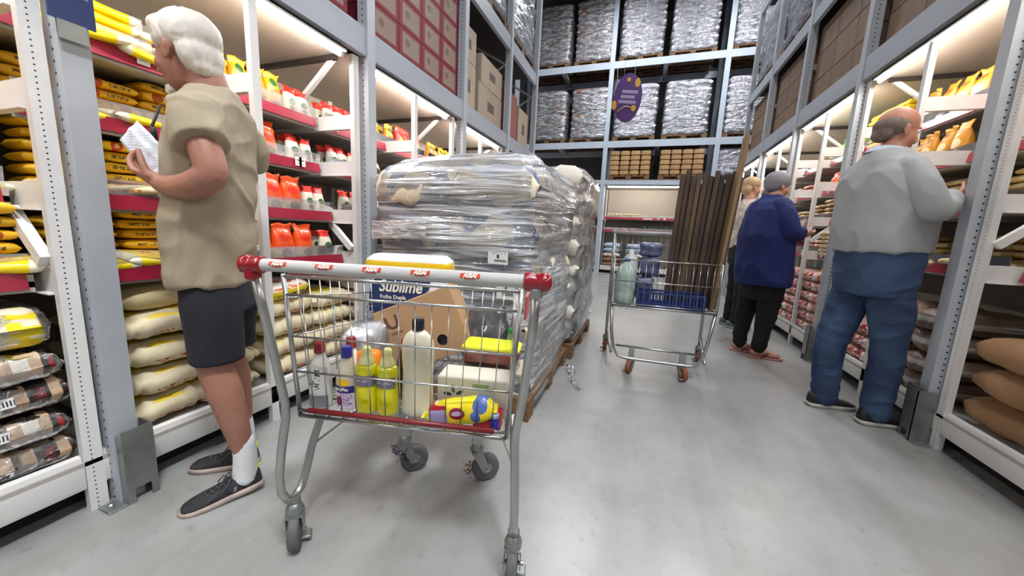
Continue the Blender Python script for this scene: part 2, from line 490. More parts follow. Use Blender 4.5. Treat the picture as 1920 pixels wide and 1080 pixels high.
UL = [(-3.14, -1.9), (-1.9, -0.66), (-0.66, 0.60), (0.60, 1.83), (1.83, 2.98), (2.98, 4.13), (4.13, 5.25)]  # empty bays behind the camera are added so their tubes light the near floor
LN = ['empty white shelving bay behind the camera on the flour side', 'white shelving bay at the picture edge before the yellow bags', 'white shelving bay with yellow flour bags at the left edge of the picture',
      'white shelving bay behind the man in the beige shirt', 'white shelving bay with orange and red bags behind the front cart',
      'white shelving bay behind the wrapped pallet', 'last white shelving bay on the flour side of the aisle']
for (a, b), l in zip(UL, LN):
    unit('L', a, b, l)
UR = [(-1.4, -0.12), (-0.12, 1.13), (1.15, 2.39), (2.39, 3.72), (3.72, 5.02), (5.02, 6.28), (6.28, 7.5)]  # first two bays are unseen, added to carry tubes that light the near floor
RN = ['empty white shelving bay behind the camera across from the flour', 'empty white shelving bay beside the camera across from the flour', 'white shelving bay holding large brown sacks at the right edge', 'white shelving bay in front of the man in the grey shirt',
      'white shelving bay between the man in grey and the woman in blue', 'white shelving bay before the woman in blue', 'far white shelving bay at the end of the right side']
for (a, b), l in zip(UR, RN): unit('R', a, b, l)
unit('B', -1.05, 0.86, 'white shelving bay under the far rack with a light on top', False)
unit('B', -2.98, -1.07, 'far white shelving bay peeping out behind the wrapped pallets', False)

# ------------------------------------------------------------------ pallet racks above the shelving
def rack(name, label, X, s, posts, beams, top, post_w=0.066, dep=0.95):
    t = thing(name, label, 'rack', (X, posts[0], 0))
    for y in posts:
        for d in (0.0, dep):
            MB().box(s * d - 0.035, s * d + 0.035, -post_w / 2, post_w / 2, 0, top).obj('post', M_greyperf, t, loc=(-s * 0.005 if d == 0 else 0, y - posts[0], 0))
        mb = MB()
        z = 2.4
        k = 0
        while z < top - 0.6:
            mb.tube([(s * (0.04 if k % 2 else dep - 0.04), y - posts[0], z), (s * (dep - 0.04 if k % 2 else 0.04), y - posts[0], z + 0.5)], 0.012, 6)
            z += 0.5; k += 1
        if mb.v: mb.obj('lattice', M_grey, t)
    for (z0, z1) in beams:
        for d in (0.0, dep):
            for a, b in zip(posts[:-1], posts[1:]):
                a -= posts[0]; b -= posts[0]
                p = [(-0.03, z0), (-0.03, z1), (0.02, z1), (0.02, z1 - 0.03), (0.008, z1 - 0.04), (0.008, z0)]
                MB().prism([(s * (d + x) , z) for x, z in p], a + post_w / 2 + 0.001, b - post_w / 2 - 0.001).obj('beam', M_beam, t)
        if z0 > 2.6 or True:
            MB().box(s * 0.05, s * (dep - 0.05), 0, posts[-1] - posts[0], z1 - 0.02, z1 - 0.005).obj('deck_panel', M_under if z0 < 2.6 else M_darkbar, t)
    return t


PL = [-3.1, -1.86, -0.62, 0.645, 1.895, 3.1, 4.22, 5.27]
PR = [-1.3, -0.07, 1.15, 2.44, 3.77, 5.07, 6.33, 7.55]
rack('pallet_rack', 'grey pallet rack towering over the flour shelves on the man in beige side', XL - 0.0, -1, PL, [(1.97, 2.12), (3.03, 3.17), (4.4, 4.55)], 6.2)
rack('pallet_rack', 'grey pallet rack towering over the shelves beside the man in grey', XR + 0.0, 1, PR, [(2.27, 2.44), (3.30, 3.45), (4.7, 4.85)], 6.2)

# LED tubes under the lowest beams
def tube_light(X, s, a, b, z, label, grp):
    t = thing('tube_light', label, 'light', (X + s * 0.02, a, z), 0, grp)
    MB().box(-0.032, 0.032, 0, b - a, 0.012, 0.024).obj('housing', M_white, t)
    MB().tube([(0, 0.02, 0), (0, b - a - 0.02, 0)], 0.0135, 10).obj('tube', M_tube, t, True)
    for e_ in (0, b - a - 0.02): MB().tube([(0, e_, 0), (0, e_ + 0.02, 0)], 0.0145, 10).obj('end_cap', M_white, t, True)


for (a, b) in UL:
    if 1:  # tubes behind the camera are added to brighten the near floor and posts
        tube_light(XL - 0.0, -1, a + 0.08, b - 0.10, 1.925, 'glowing white tube light under the rack beam on the flour side', 'tube lights on the flour side')
for (a, b) in UR:  # the first two tubes are unseen extras that brighten the near floor
    tube_light(XR + 0.0, 1, a + 0.08, b - 0.10, 2.215, 'glowing white tube light under the rack beam beside the man in grey', 'tube lights on the side of the man in grey')

# guards at the feet of the posts
def guard(x, y, s, label, h=0.27):
    t = thing('post_guard', label, 'guard', (x, y, 0))
    mb = MB()
    w = 0.085
    mb.box(-0.002, 0.002, -w / 2, w / 2, 0.05, h)
    mb.box(-0.002, 0.002, -w / 2, -w / 2 + 0.02, 0, 0.05).box(-0.002, 0.002, w / 2 - 0.02, w / 2, 0, 0.05)
    mb.box(-0.002, s * 0.075, -w / 2, -w / 2 + 0.004, 0.0, h - 0.02)
    mb.box(-0.002, s * 0.075, w / 2 - 0.004, w / 2, 0.0, h)
    mb.obj('plate', M_galv, t)
    MB().bbox(-s * 0.0, s * 0.07, -w / 2 - 0.05, -w / 2, 0, 0.006, 0.002).obj('foot', M_galv, t)
    MB().lathe([(0.009, 0), (0.009, 0.008), (0.005, 0.012)], (s * 0.035, -w / 2 - 0.03, 0.006), 6).obj('bolt', M_steel, t)


gl = ['galvanised guard at the foot of the post beside the beige-shirted man', 'galvanised guard at the rack foot behind the front cart', None, None, None]
for y, l in ((0.66, gl[0]), (1.92, gl[1])): guard(-1.585, y, -1, l)
for y, l in ((2.44, 'galvanised guard at the post foot beside the shoes of the man in grey'), (3.77, 'galvanised guard at the post foot by the legs of the woman in blue'), (5.07, 'galvanised guard at the post foot behind the woman in blue')):
    guard(1.42, y, 1, l, 0.30)

# hanging sign on the first left post
sg = thing('aisle_sign', 'dark blue hanging sign with lines of small pale text on the first grey post', 'sign', (-1.605, 0.668, 1.39))
MB().box(-0.003, 0.003, -0.075, 0.02, 0.14, 0.65).obj('panel', mat('navy_sign', srgb(22, 48, 98), 0.35), sg)
M_wtxt = mat('pale_lettering', srgb(120, 134, 158), 0.5)
mb = MB()
for k, segs in enumerate([((-.05, -.02), (-.012, .008)), ((-.06, 0.005),), ((-.062, -.042), (-.034, .01)), ((-.056, -.034), (-.028, .006)), ((-.056, .008),), ((-.06, -.03), (-.022, .01)), ((-.05, .0),)]):
    for y0, y1 in segs:
        y = y0
        while y < y1 - .003:
            mb.box(0.0032, 0.0042, y, y + .0042, 0.215 + k * 0.020, 0.215 + k * 0.020 + .009 + .002 * ((int(y * 900)) % 2))
            y += .0056
mb.obj('lettering', M_wtxt, sg)
MB().prism([(0.0, 0.09), (0.004, 0.09), (0.004, 0.14), (0.0, 0.14)], -0.06, 0.0).obj('bracket', M_galv, sg)

# ------------------------------------------------------------------ goods on the shelves
def nz3(x, y, z, s=1.0): return noise.noise(Vector((x, y, z)) * s)


def pillow(L_, W_, H_, seed, mats, nu=15, nv=12, seam=0.012, wr=0.10, axis='y', pleat=0, pl_n=8, sq=0.40, up_=5.5, bp_=.5):
    """soft filled bag lying flat; length along y, width along x, thickness z, base at z=0"""
    rings = []
    us = [-1 - seam * 2 / L_, -1] + [-math.cos(PI * i / (nu - 1)) * 0.75 - 0.25 * (1 - 2 * i / (nu - 1)) for i in range(1, nu - 1)] + [1, 1 + seam * 2 / L_]
    for i, u in enumerate(us):
        au = min(1, abs(u))
        hf = max(0.03, (1 - au ** up_)) ** bp_
        wf = 0.93 + 0.07 * (1 - au ** 4)
        if abs(u) > 1: hf = 0.03
        if pleat: hf = max(hf, 0.45 * (1 if abs(u) <= 1 else 0.2))
        ring = []
        for k in range(nv * 2):
            a = 2 * PI * k / (nv * 2)
            ca, sa = math.cos(a), math.sin(a)
            x = math.copysign(abs(ca) ** sq, ca) * W_ / 2 * wf
            z = math.copysign(abs(sa) ** (0.8 if sa > 0 else 0.6), sa) * H_ / 2 * hf
            n1 = nz3(x + seed * 3.1, u * L_ / 2, z, 9) * wr * H_ + nz3(x, u * L_ / 2 + seed, z, 28) * wr * 0.35 * H_
            pf = 0
            if pleat: pf = -pleat * (1 - abs(math.sin(u * pl_n * PI / 2))) ** 2 * H_
            ring.append((x + ca * (n1 * 1.6 + pf), u * L_ / 2 + nz3(x, z, seed, 6) * 0.01, z + sa * (n1 + pf * 0.6) + H_ / 2))
        rings.append(ring)
    return MB().loft(rings)


def pouch(Wd, Dp, Ht, seed, n=20, top=0.14):
    """standing pouch: full rounded bottom, pinched and crimped top edge; width along y"""
    rings = []
    prof = [(0.0, .80, .70), (0.03, .95, .95), (0.15, 1, 1), (0.4, 1, 1), (0.62, .97, .82), (0.8, .9, .45), (1 - top, .86, .14), (1 - top / 2, .92, .05), (1.0, .98, .04)]
    lean = (random.random() - .5) * 0.35
    for t, wf, df in prof:
        ring = []
        for k in range(n):
            a = 2 * PI * k / n
            y = math.copysign(abs(math.cos(a)) ** 0.6, math.cos(a)) * Wd / 2 * wf
            x = math.copysign(abs(math.sin(a)) ** 0.8, math.sin(a)) * Dp / 2 * df
            q = nz3(x + seed, y, t * Ht, 22) * 0.012 + (nz3(seed, y, 0, 40) * 0.02 * max(0, t - .7) / .3)
            ring.append((x + q + lean * Ht * 0.3 * t * t, y + nz3(y, seed, t, 15) * .006, t * Ht + (nz3(y, seed, 3, 30) * .014 if t > .9 else 0)))
        rings.append(ring)
    return MB().loft(rings)


BL = (0.015, 0.012, 0.012)
Y1, Y2 = srgb(240, 204, 30), srgb(240, 192, 30)
RD = srgb(196, 60, 20)
K = {}
K['yel'] = mat('yellow_bag', Y2, 0.35, var=0.12, vscale=14, bump=0.25, rnd=.14, shapes=[('e', .5, .24, .5, .09, RD), ('b', .5, .24, .2, .035, srgb(240, 200, 120)), ('b', .5, .66, .16, .17, BL, 130)], axes='zy')
K['yel2'] = mat('deep_yellow_bag', srgb(232, 180, 34), 0.4, var=0.15, vscale=11, bump=0.25, rnd=.14, shapes=[('e', .5, .72, .45, .1, srgb(170, 70, 24)), ('b', .5, .36, .14, .16, BL, 140)], axes='zy')
K['brt'] = mat('bright_yellow_bag', srgb(250, 216, 10), 0.3, var=0.1, vscale=16, bump=0.3, rnd=.08, shapes=[('b', .5, .1, .9, .1, srgb(238, 232, 205)), ('b', .5, .52, .2, .12, RD, 60), ('b', .5, .9, .9, .1, srgb(238, 232, 205))], axes='xy')
K['cream'] = mat('cream_bag', srgb(222, 204, 160), 0.5, var=0.12, vscale=9, bump=0.2, rnd=.1, shapes=[('b', .5, .5, .12, .2, srgb(200, 120, 40), 50)], axes='zy')
K['beans'] = mat('brown_bag', srgb(168, 130, 82), 0.35, var=0.25, vscale=22, bump=0.3, rnd=.15, shapes=[('b', .5, .5, .3, .16, srgb(226, 210, 180)), ('b', .5, .5, .1, .12, BL, 90)], axes='zy')
K['green'] = mat('dark_green_pack', srgb(128, 128, 100), 0.35, var=0.3, vscale=30, bump=0.3, rnd=.12, shapes=[('s', 0, 0, .5, .34, srgb(20, 56, 26))], axes='yz')
K['orange'] = mat('orange_pouch', srgb(236, 84, 28), 0.3, bump=0.35, bscale=25, rnd=.08, shapes=[('b', .5, .1, .9, .26, srgb(206, 176, 140)), ('e', .5, .22, .24, .13, srgb(120, 66, 40)), ('e', .5, .62, .3, .1, srgb(222, 50, 20)), ('b', .5, .8, .22, .03, (.9, .85, .8), 60)], axes='yz')
K['amber'] = mat('amber_pouch', srgb(242, 152, 22), 0.3, bump=0.35, bscale=25, rnd=.1, shapes=[('b', .5, .1, .9, .16, srgb(226, 206, 178)), ('e', .5, .75, .22, .1, srgb(30, 90, 40)), ('e', .5, .42, .32, .16, srgb(232, 110, 20)), ('e', .5, .2, .2, .09, srgb(140, 80, 50))], axes='yz')
K['redw'] = mat('red_topped_white_pouch', srgb(226, 222, 204), 0.3, bump=0.35, bscale=25, rnd=.06, shapes=[('b', .5, .93, .9, .16, srgb(222, 44, 32)), ('e', .5, .5, .26, .1, srgb(60, 110, 60)), ('e', .5, .3, .2, .08, srgb(130, 90, 60))], axes='yz')
K['gold'] = mat('gold_black_pouch', srgb(206, 150, 34), 0.3, bump=0.35, rnd=.1, shapes=[('b', .5, .2, .9, .2, srgb(206, 200, 190)), ('e', .5, .5, .25, .12, BL), ('b', .5, .92, .9, .06, srgb(190, 120, 20))], axes='yz')
K['redp'] = mat('red_pouch', srgb(214, 60, 50), 0.3, bump=0.35, rnd=.1, shapes=[('b', .5, .15, .9, .2, srgb(238, 170, 150)), ('e', .5, .5, .25, .12, srgb(240, 200, 60))], axes='yz')
K['greenp'] = mat('green_pouch', srgb(30, 90, 50), 0.3, bump=0.35, rnd=.15, shapes=[('e', .5, .5, .3, .14, srgb(120, 170, 110))], axes='yz')
K['lgreen'] = mat('light_green_pouch', srgb(120, 190, 70), 0.3, bump=0.35, rnd=.15, shapes=[('e', .5, .5, .3, .14, srgb(210, 230, 160))], axes='yz')
K['goldr'] = mat('golden_pouch', srgb(214, 150, 50), 0.3, bump=0.35, rnd=.15, shapes=[('b', .5, .12, .9, .2, srgb(226, 214, 206)), ('e', .5, .48, .3, .12, srgb(246, 226, 180)), ('e', .5, .78, .26, .06, srgb(160, 90, 30))], axes='yz')
K['pink'] = mat('pink_bag', srgb(214, 130, 124), 0.35, var=0.2, vscale=12, bump=0.3, rnd=.1, shapes=[('b', .5, .5, .3, .16, srgb(236, 214, 206)), ('e', .5, .25, .3, .08, srgb(180, 30, 40))], axes='zy')
K['khaki'] = mat('khaki_bag', srgb(190, 164, 104), 0.35, var=0.25, vscale=14, bump=0.3, rnd=.15, shapes=[('b', .5, .5, .25, .14, srgb(226, 214, 170))], axes='zy')
K['yelf'] = mat('lemon_bag', srgb(244, 206, 40), 0.35, var=0.1, vscale=10, bump=0.3, rnd=.08)
M_sack = mat('cream_paper_sack', srgb(226, 212, 176), 0.6, var=0.10, vscale=5, bump=0.25, rnd=.05, shapes=[('b', .5, .96, .9, .16, srgb(238, 206, 52), 7), ('e', .8, .2, .05, .35, srgb(170, 60, 30), 30), ('b', .5, .30, .3, .05, srgb(196, 66, 40), 60)], axes='yz')
M_kraft = mat('brown_kraft_sack', srgb(150, 114, 80), 0.7, var=0.10, vscale=4, bump=0.3, rnd=.08, shapes=[('e', .3, .5, .06, .3, srgb(184, 60, 40))], axes='yz')
M_pink = mat('pink_white_pack', srgb(206, 164, 152), 0.35, var=0.2, vscale=10, bump=0.3, rnd=.12, shapes=[('b', .5, .5, .9, .3, srgb(232, 226, 220), 9), ('b', .35, .5, .2, .3, srgb(180, 40, 40), 14), ('b', .75, .5, .2, .3, srgb(190, 90, 70), 18)], axes='yz')
M_clear = film('clear_bundle_film', opac=0.07, rough=0.10, bump=1.0, bscale=13, milk=0.10, streak=0.22)
M_wlab = mat('white_bar_label', (0.78, 0.78, 0.76), 0.5, shapes=[('s', 0, 0, .07, .5, (0.03, 0.03, 0.03)), ('b', .5, .9, .9, .16, (.78, .78, .76)), ('b', .5, .05, .9, .14, (.78, .78, .76))], axes='yz')

# mesh libraries
FB = {}   # flat bags
for k in ('yel', 'yel2', 'brt', 'cream', 'beans', 'green', 'pink', 'khaki', 'yelf'):
    FB[k] = [pillow(0.181 if k != 'green' else .118, 0.145, 0.0372, i * 7 + 1, K[k], nu=13, nv=7, seam=.003, bp_=.32, up_=7).mesh(k + '_bag', K[k], True) for i in range(3)]
PB = {}
for k, (w, d, h) in {'orange': (.115, .075, .16), 'amber': (.085, .06, .155), 'redw': (.075, .055, .135), 'gold': (.085, .06, .14), 'redp': (.09, .06, .17), 'greenp': (.09, .06, .17), 'lgreen': (.10, .07, .18), 'goldr': (.11, .07, .19)}.items():
    PB[k] = [pouch(w * 1.04, d * 1.10, h * 1.28, i * 5 + 2, n=18).mesh(k + '_pouch', K[k], True) for i in range(3)]
NAMES = dict(yel='flour_bag', yel2='flour_bag', brt='flour_bag', cream='cassava_bag', beans='bean_bag', green='bean_pack', orange='bean_pouch', amber='snack_pouch', redw='rice_pouch', gold='grain_pouch', redp='snack_pouch',
             greenp='grain_pouch', lgreen='grain_pouch', goldr='snack_pouch', pink='grain_bag', khaki='grain_bag', yelf='flour_bag')
LOOK = dict(yel='yellow flour bag', yel2='deep yellow flour bag', brt='bright yellow flour bag', cream='cream coloured bag', beans='brown bean bag', green='dark green bean pack', orange='orange topped pouch',
            amber='amber pouch', redw='white pouch with red top', gold='gold and black pouch', redp='red pouch', greenp='dark green pouch', lgreen='light green pouch', goldr='golden pouch', pink='pink and white bag',
            khaki='khaki grain bag', yelf='lemon yellow bag')
rg = random.Random(11)


def place(me, k, side, d, y, z, rz=0, rx=0, ry=0, where='', sc=1.0, grp=None):
    s = -1 if side == 'L' else 1
    X = XL if side == 'L' else XR
    g = grp or (LOOK[k] + 's ' + where)
    return put(me, NAMES[k], LOOK[k] + ' ' + where, NAMES[k].split('_')[1], g, (X + s * d, y, z), (rx, ry, rz + (0 if side == 'L' else PI)), (sc, sc, sc))


def stack(side, lev, y0, y1, k, layers, where, dd=0.10, ch=1.0, dy=None, jit=1):
    z0, sd = (0.18, 0.02) if lev == 0 else LVL[side][lev - 1]
    if lev: z0 -= 0.012
    n = max(1, round((y1 - y0) / (dy or 0.19)))
    st = (y1 - y0) / n
    for c in range(n):
        L_ = layers + rg.choice((-1, 0, 0)) * (layers > 3)
        for i in range(L_):
            place(rg.choice(FB[k]), k, side, sd + dd + 0.01 * rg.random() * jit, y0 + st * (c + .5) + 0.006 * rg.uniform(-1, 1), z0 + 0.002 + i * 0.0395, rg.uniform(-.05, .05) + (PI if rg.random() < .3 else 0), 0, 0, where)


def loose(side, lev, y0, y1, k, n, where, dd=0.09):
    """loosely thrown bags at the shelf front"""
    z0, sd = LVL[side][lev - 1]
    for i in range(n):
        y = y0 + (y1 - y0) * (i + .5) / n
        place(rg.choice(FB[k]), k, side, sd + dd, y, z0 + 0.006 + (i % 2) * 0.016, rg.uniform(-.5, .5), rg.uniform(-.12, .12), rg.uniform(.05, .22) * (1 if side == 'L' else 1), where)


def pouches(side, lev, y0, y1, k, rows, where, dd=0.06, layers=1):
    z0, sd = LVL[side][lev - 1]
    w = {'orange': .112, 'amber': .082, 'redw': .070, 'gold': .082, 'redp': .088, 'greenp': .088, 'lgreen': .1, 'goldr': .108}[k]
    n = max(1, int((y1 - y0) / w)); st = (y1 - y0) / n
    for r in range(rows):
        for c in range(n):
            for l in range(layers):
                place(rg.choice(PB[k]), k, side, sd + dd + r * 0.085, y0 + st * (c + .5), z0 - 0.012 + l * 0.10, rg.uniform(-.06, .06), 0, rg.uniform(-.05, .05), where)


A_ = 'in the left edge bay'
man_ = 'beside the man in beige'
# ---- flour side, first bay (left edge)
stack('L', 1, -0.35, 0.54, 'yel2', 6, 'stacked on the first shelf ' + A_)
loose('L', 1, 0.30, 0.56, 'brt', 2, 'lying loose on the first shelf ' + A_, 0.06)
stack('L', 2, -0.35, 0.54, 'yel', 7, 'stacked on the second shelf ' + A_, dd=0.17)
loose('L', 2, 0.0, 0.54, 'brt', 3, 'lying loose on the second shelf ' + A_, 0.05)
stack('L', 3, -0.35, 0.54, 'yel2', 6, 'stacked on the third shelf ' + A_)
# ---- flour side, bay behind the man
stack('L', 1, 0.62, 1.18, 'yel2', 6, 'stacked on the first shelf ' + man_, dd=.20)
loose('L', 1, 0.66, 1.15, 'brt', 4, 'lying open on the first shelf ' + man_, 0.07)
stack('L', 2, 0.62, 1.18, 'yel', 7, 'stacked on the second shelf ' + man_, dd=.19)
loose('L', 2, 0.64, 1.18, 'cream', 4, 'lying on the second shelf ' + man_, 0.07)
stack('L', 3, 0.62, 1.18, 'yel2', 6, 'stacked on the third shelf ' + man_, dd=.2)
loose('L', 3, 0.70, 1.0, 'brt', 2, 'lying loose on the third shelf ' + man_, 0.06)
stack('L', 4, 0.62, 1.18, 'brt', 5, 'heaped on the top shelf ' + man_, dd=.14)
loose('L', 4, 0.64, 1.16, 'brt', 4, 'lying in front on the top shelf ' + man_, 0.04)
far_ = 'left of the wrapped pallet'
pouches('L', 4, 1.22, 1.58, 'amber', 2, 'standing on the top shelf ' + far_, layers=1)
pouches('L', 4, 1.60, 1.76, 'redw', 2, 'standing on the top shelf ' + far_)
stack('L', 3, 1.20, 1.58, 'green', 6, 'stacked on the third shelf ' + far_, dd=.22, dy=.125)
pouches('L', 3, 1.36, 1.56, 'orange', 1, 'standing on the third shelf ' + far_, dd=.05)
pouches('L', 3, 1.59, 1.76, 'redw', 2, 'standing on the third shelf ' + far_)
stack('L', 2, 1.20, 1.58, 'green', 6, 'stacked on the second shelf ' + far_, dd=.25, dy=.125)
pouches('L', 2, 1.24, 1.58, 'orange', 1, 'standing on the second shelf ' + far_)
pouches('L', 2, 1.60, 1.76, 'redw', 2, 'standing on the second shelf ' + far_)
stack('L', 1, 1.20, 1.58, 'beans', 6, 'stacked on the first shelf ' + far_, dd=.25)
pouches('L', 1, 1.22, 1.60, 'orange', 1, 'standing on the first shelf ' + far_)
pouches('L', 1, 1.62, 1.76, 'redw', 2, 'standing on the first shelf ' + far_)
# ---- flour side, bays beyond
b3 = 'above the wrapped pallet'
pouches('L', 4, 1.88, 2.20, 'redw', 2, 'standing on the top shelf ' + b3)
pouches('L', 4, 2.20, 2.38, 'gold', 2, 'standing on the top shelf ' + b3)
pouches('L', 4, 2.44, 2.56, 'amber', 2, 'standing on the top shelf ' + b3)
pouches('L', 4, 2.58, 2.90, 'redp', 2, 'standing on the top shelf ' + b3)
stack('L', 4, 2.60, 2.92, 'green', 6, 'stacked at the back of the top shelf ' + b3, dd=.25, dy=.15)
pouches('L', 3, 1.88, 2.36, 'redw', 2, 'standing on the third shelf ' + b3)
pouches('L', 2, 1.88, 2.36, 'redw', 1, 'standing on the second shelf ' + b3)
pouches('L', 4, 3.04, 3.5, 'amber', 1, 'standing on the top shelf past the wrapped pallet')
pouches('L', 4, 3.62, 4.0, 'cream' if 0 else 'gold', 1, 'standing on the top shelf past the wrapped pallet')


# ---- bottom shelf bundles
def sack_mesh(L_, W_, H_, seed, m, pleat=.16, pn=9, wr=.08): return pillow(L_, W_, H_, seed, m, nu=33, nv=10, seam=0.008, wr=wr, pleat=pleat, pl_n=pn, sq=.4).mesh('sack', m, True)


SK = [sack_mesh(0.50, 0.5, 0.107, i * 3 + 1, M_sack, .24, 13, .12) for i in range(3)]
bl = 'pleated cream bundle, %s of the bottom stack behind the man in beige'
for i, (w_, dy, dd) in enumerate([('lowest', 0.02, .30), ('second from below', 0.025, .305), ('third from below', 0.02, .31), ('fourth from below', 0.03, .30)]):
    o = put(SK[i % 3], 'flour_bundle', bl % w_, 'bundle', 'cream paper bundles behind the man', (XL - dd, 0.92 + dy, 0.182 + i * 0.112), (0, 0, 0))
M_sack2 = mat('cream_sack_yellow_label', srgb(206, 186, 140), 0.55, var=0.08, vscale=4, bump=0.2, shapes=[('b', .62, .5, .16, .9, srgb(240, 214, 50)), ('e', .74, .4, .045, .22, srgb(190, 50, 26)), ('b', .6, .62, .07, .05, BL, 60)], axes='yz')
put(pillow(0.50, 0.46, 0.115, 40, M_sack2, nu=21, nv=10, wr=.08, sq=.5).mesh('top_sack', M_sack2, True), 'flour_bundle', 'smooth cream bundle with yellow label on top of the stack behind the man', 'bundle', None, (XL - .34, 0.97, 0.625), (0.05, 0, 0.1))
SKs = [sack_mesh(0.30, 0.46, 0.105, i * 3 + 9, M_sack, .12, 5) for i in range(2)]
for j, y in enumerate((1.40, 1.69)):
    for i in range(4):
        put(SKs[(i + j) % 2], 'flour_bundle', 'cream and yellow bundle in the short stack between the man and the front cart', 'bundle', 'cream bundles between man and cart', (XL - .28 - .01 * i, y, 0.182 + i * 0.102), (0, 0, .03 * (i - 1)))
M_sack3 = mat('white_bag_yellow_print', srgb(232, 226, 214), 0.4, bump=.2, shapes=[('b', .5, .3, .5, .3, srgb(240, 214, 40)), ('e', .5, .8, .4, .2, srgb(236, 120, 70), 20), ('b', .5, .3, .3, .06, BL, 90)], axes='yz')
put(pillow(0.26, 0.3, 0.09, 77, M_sack3, nu=15, nv=8).mesh('wb', M_sack3, True), 'flour_bundle', 'white bag with yellow print on top of the bundles beside the cart handle', 'bundle', None, (XL - .22, 1.38, 0.592), (0.1, 0, 0.1))

# clear film bundles of dark printed packs at the left edge
M_pk = mat('black_beige_pack', srgb(190, 160, 130), 0.3, var=.2, vscale=10, bump=.3, shapes=[('b', .5, .5, .17, .9, BL), ('b', .5, .5, .1, .3, srgb(120, 20, 20), 30), ('b', .93, .5, .07, .9, srgb(60, 40, 34))], axes='xz')
M_pkb = mat('black_beige_pack_b', srgb(196, 168, 140), 0.3, var=.2, vscale=9, bump=.3, shapes=[('b', .86, .5, .16, .9, BL), ('e', .84, .6, .05, .22, srgb(150, 26, 26)), ('b', .4, .7, .12, .2, srgb(226, 220, 210))], axes='xz')
M_pky = mat('yellow_white_pack', srgb(236, 226, 200), 0.3, var=.08, vscale=10, bump=.3, shapes=[('b', .8, .5, .25, .9, srgb(240, 218, 40), 14), ('e', .3, .5, .14, .4, srgb(238, 216, 60), 18)], axes='xz')


def rot_me(me, M):
    m2 = me.copy(); m2.transform(M); return m2


def bundle(name, label, x, y, z, w, d, h, n, pm, grp, seed, lab=False, rz=0):
    t = thing(name, label, 'bundle', (x, y, z), rz, grp)
    pw = w / n
    for i in range(n):
        o = pillow(d * 0.96, pw * 1.04, h * 0.97, seed + i, pm, nu=17, nv=9, wr=.10, sq=.28, up_=16, bp_=.22).obj('pack', pm, t, True)
        o.rotation_euler = (0, 0, PI / 2)
        o.location = (0, -w / 2 + pw * (i + .5), h * 0.02)
    f = pillow(w * 1.04, d * 1.02, h * 1.02, seed + 50, M_clear, nu=25, nv=14, seam=0.008, wr=.10, sq=.25, up_=18, bp_=.2)
    f.obj('film', M_clear, t, True)
    if lab:
        MB().box(0, 0.001, -0.05, 0.05, 0, 0.03).obj('label_sticker', M_wlab, t, loc=(d / 2 * 1.0 + .006, 0.02, h * .45)).rotation_euler = (0, -.25, 0)
    return t


lv = ['lowest', 'second from below', 'third from below', 'fourth from below', 'fifth from below']
for i in range(4):
    bundle('noodle_bundle', 'clear wrapped black and beige bundle, %s, beside the first white post' % lv[i], XL - 0.215, 0.370, 0.182 + i * 0.098, 0.36, 0.36, 0.092, 3, M_pkb if i % 2 else M_pk, 'wrapped bundles beside the first post', 10 + i, i in (1, 2), rz=(.05, -.04, .06, -.03)[i])
bundle('noodle_bundle', 'clear wrapped yellow and white bundle with white label on top of the black ones', XL - 0.24, 0.365, 0.576, 0.36, 0.36, 0.13, 2, M_pky, 'wrapped bundles beside the first post', 33, True)
for i in range(3):
    bundle('noodle_bundle', 'clear wrapped bundle at the bottom corner, %s of its stack' % ['lowest', 'middle one', 'topmost'][i], XL - 0.20, 0.03, 0.182 + i * 0.098, 0.30, 0.34, 0.094, 2, M_pk, 'wrapped bundles in the bottom corner', 70 + i)

SP = [sack_mesh(0.27, 0.34, 0.10, i * 3 + 21, M_pink, .10, 4, .12) for i in range(3)]
for j in range(4):
    for i in range(5):
        put(SP[(i + j) % 3], 'grain_bundle', 'pink and white bundle on the bottom shelf seen through the front cart', 'bundle', 'pink bundles behind the front cart', (XL - .20, 1.98 + j * 0.26 + (0.03 if j > 1 else 0), 0.182 + i * 0.095), (0, 0, .04 * ((i * 3 + j) % 3 - 1)))

# ---- side of the man in grey
g1 = 'at the right edge'
KS = [sack_mesh(0.62, 0.5, 0.15, i * 3 + 31, M_kraft, 0, 4, .10) for i in range(2)]
for j, y in enumerate((1.5, 2.06)):
    for i in range(3):
        put(KS[(i + j) % 2], 'kraft_sack', 'large brown kraft sack, %s of the %s pile at the right edge' % (['lowest', 'middle one', 'topmost'][i], ['nearer', 'farther'][j]), 'sack', 'brown kraft sacks at the right edge', (XR + .30, y - (.03 if j == 0 else 0), 0.185 + i * 0.148), (0, 0, .03 * (i - 1)))
for lev, k in ((1, 'beans'), (2, 'khaki'), (3, 'goldr'), (4, 'goldr')):
    w_ = 'on the %s shelf %s' % (['', 'first', 'second', 'third', 'top'][lev], g1)
    if k in FB: stack('R', lev, 1.75, 2.34, k, 4, 'stacked ' + w_)
    else: pouches('R', lev, 1.7, 2.34, k, 1, 'standing ' + w_)
g2 = 'by the man in grey'
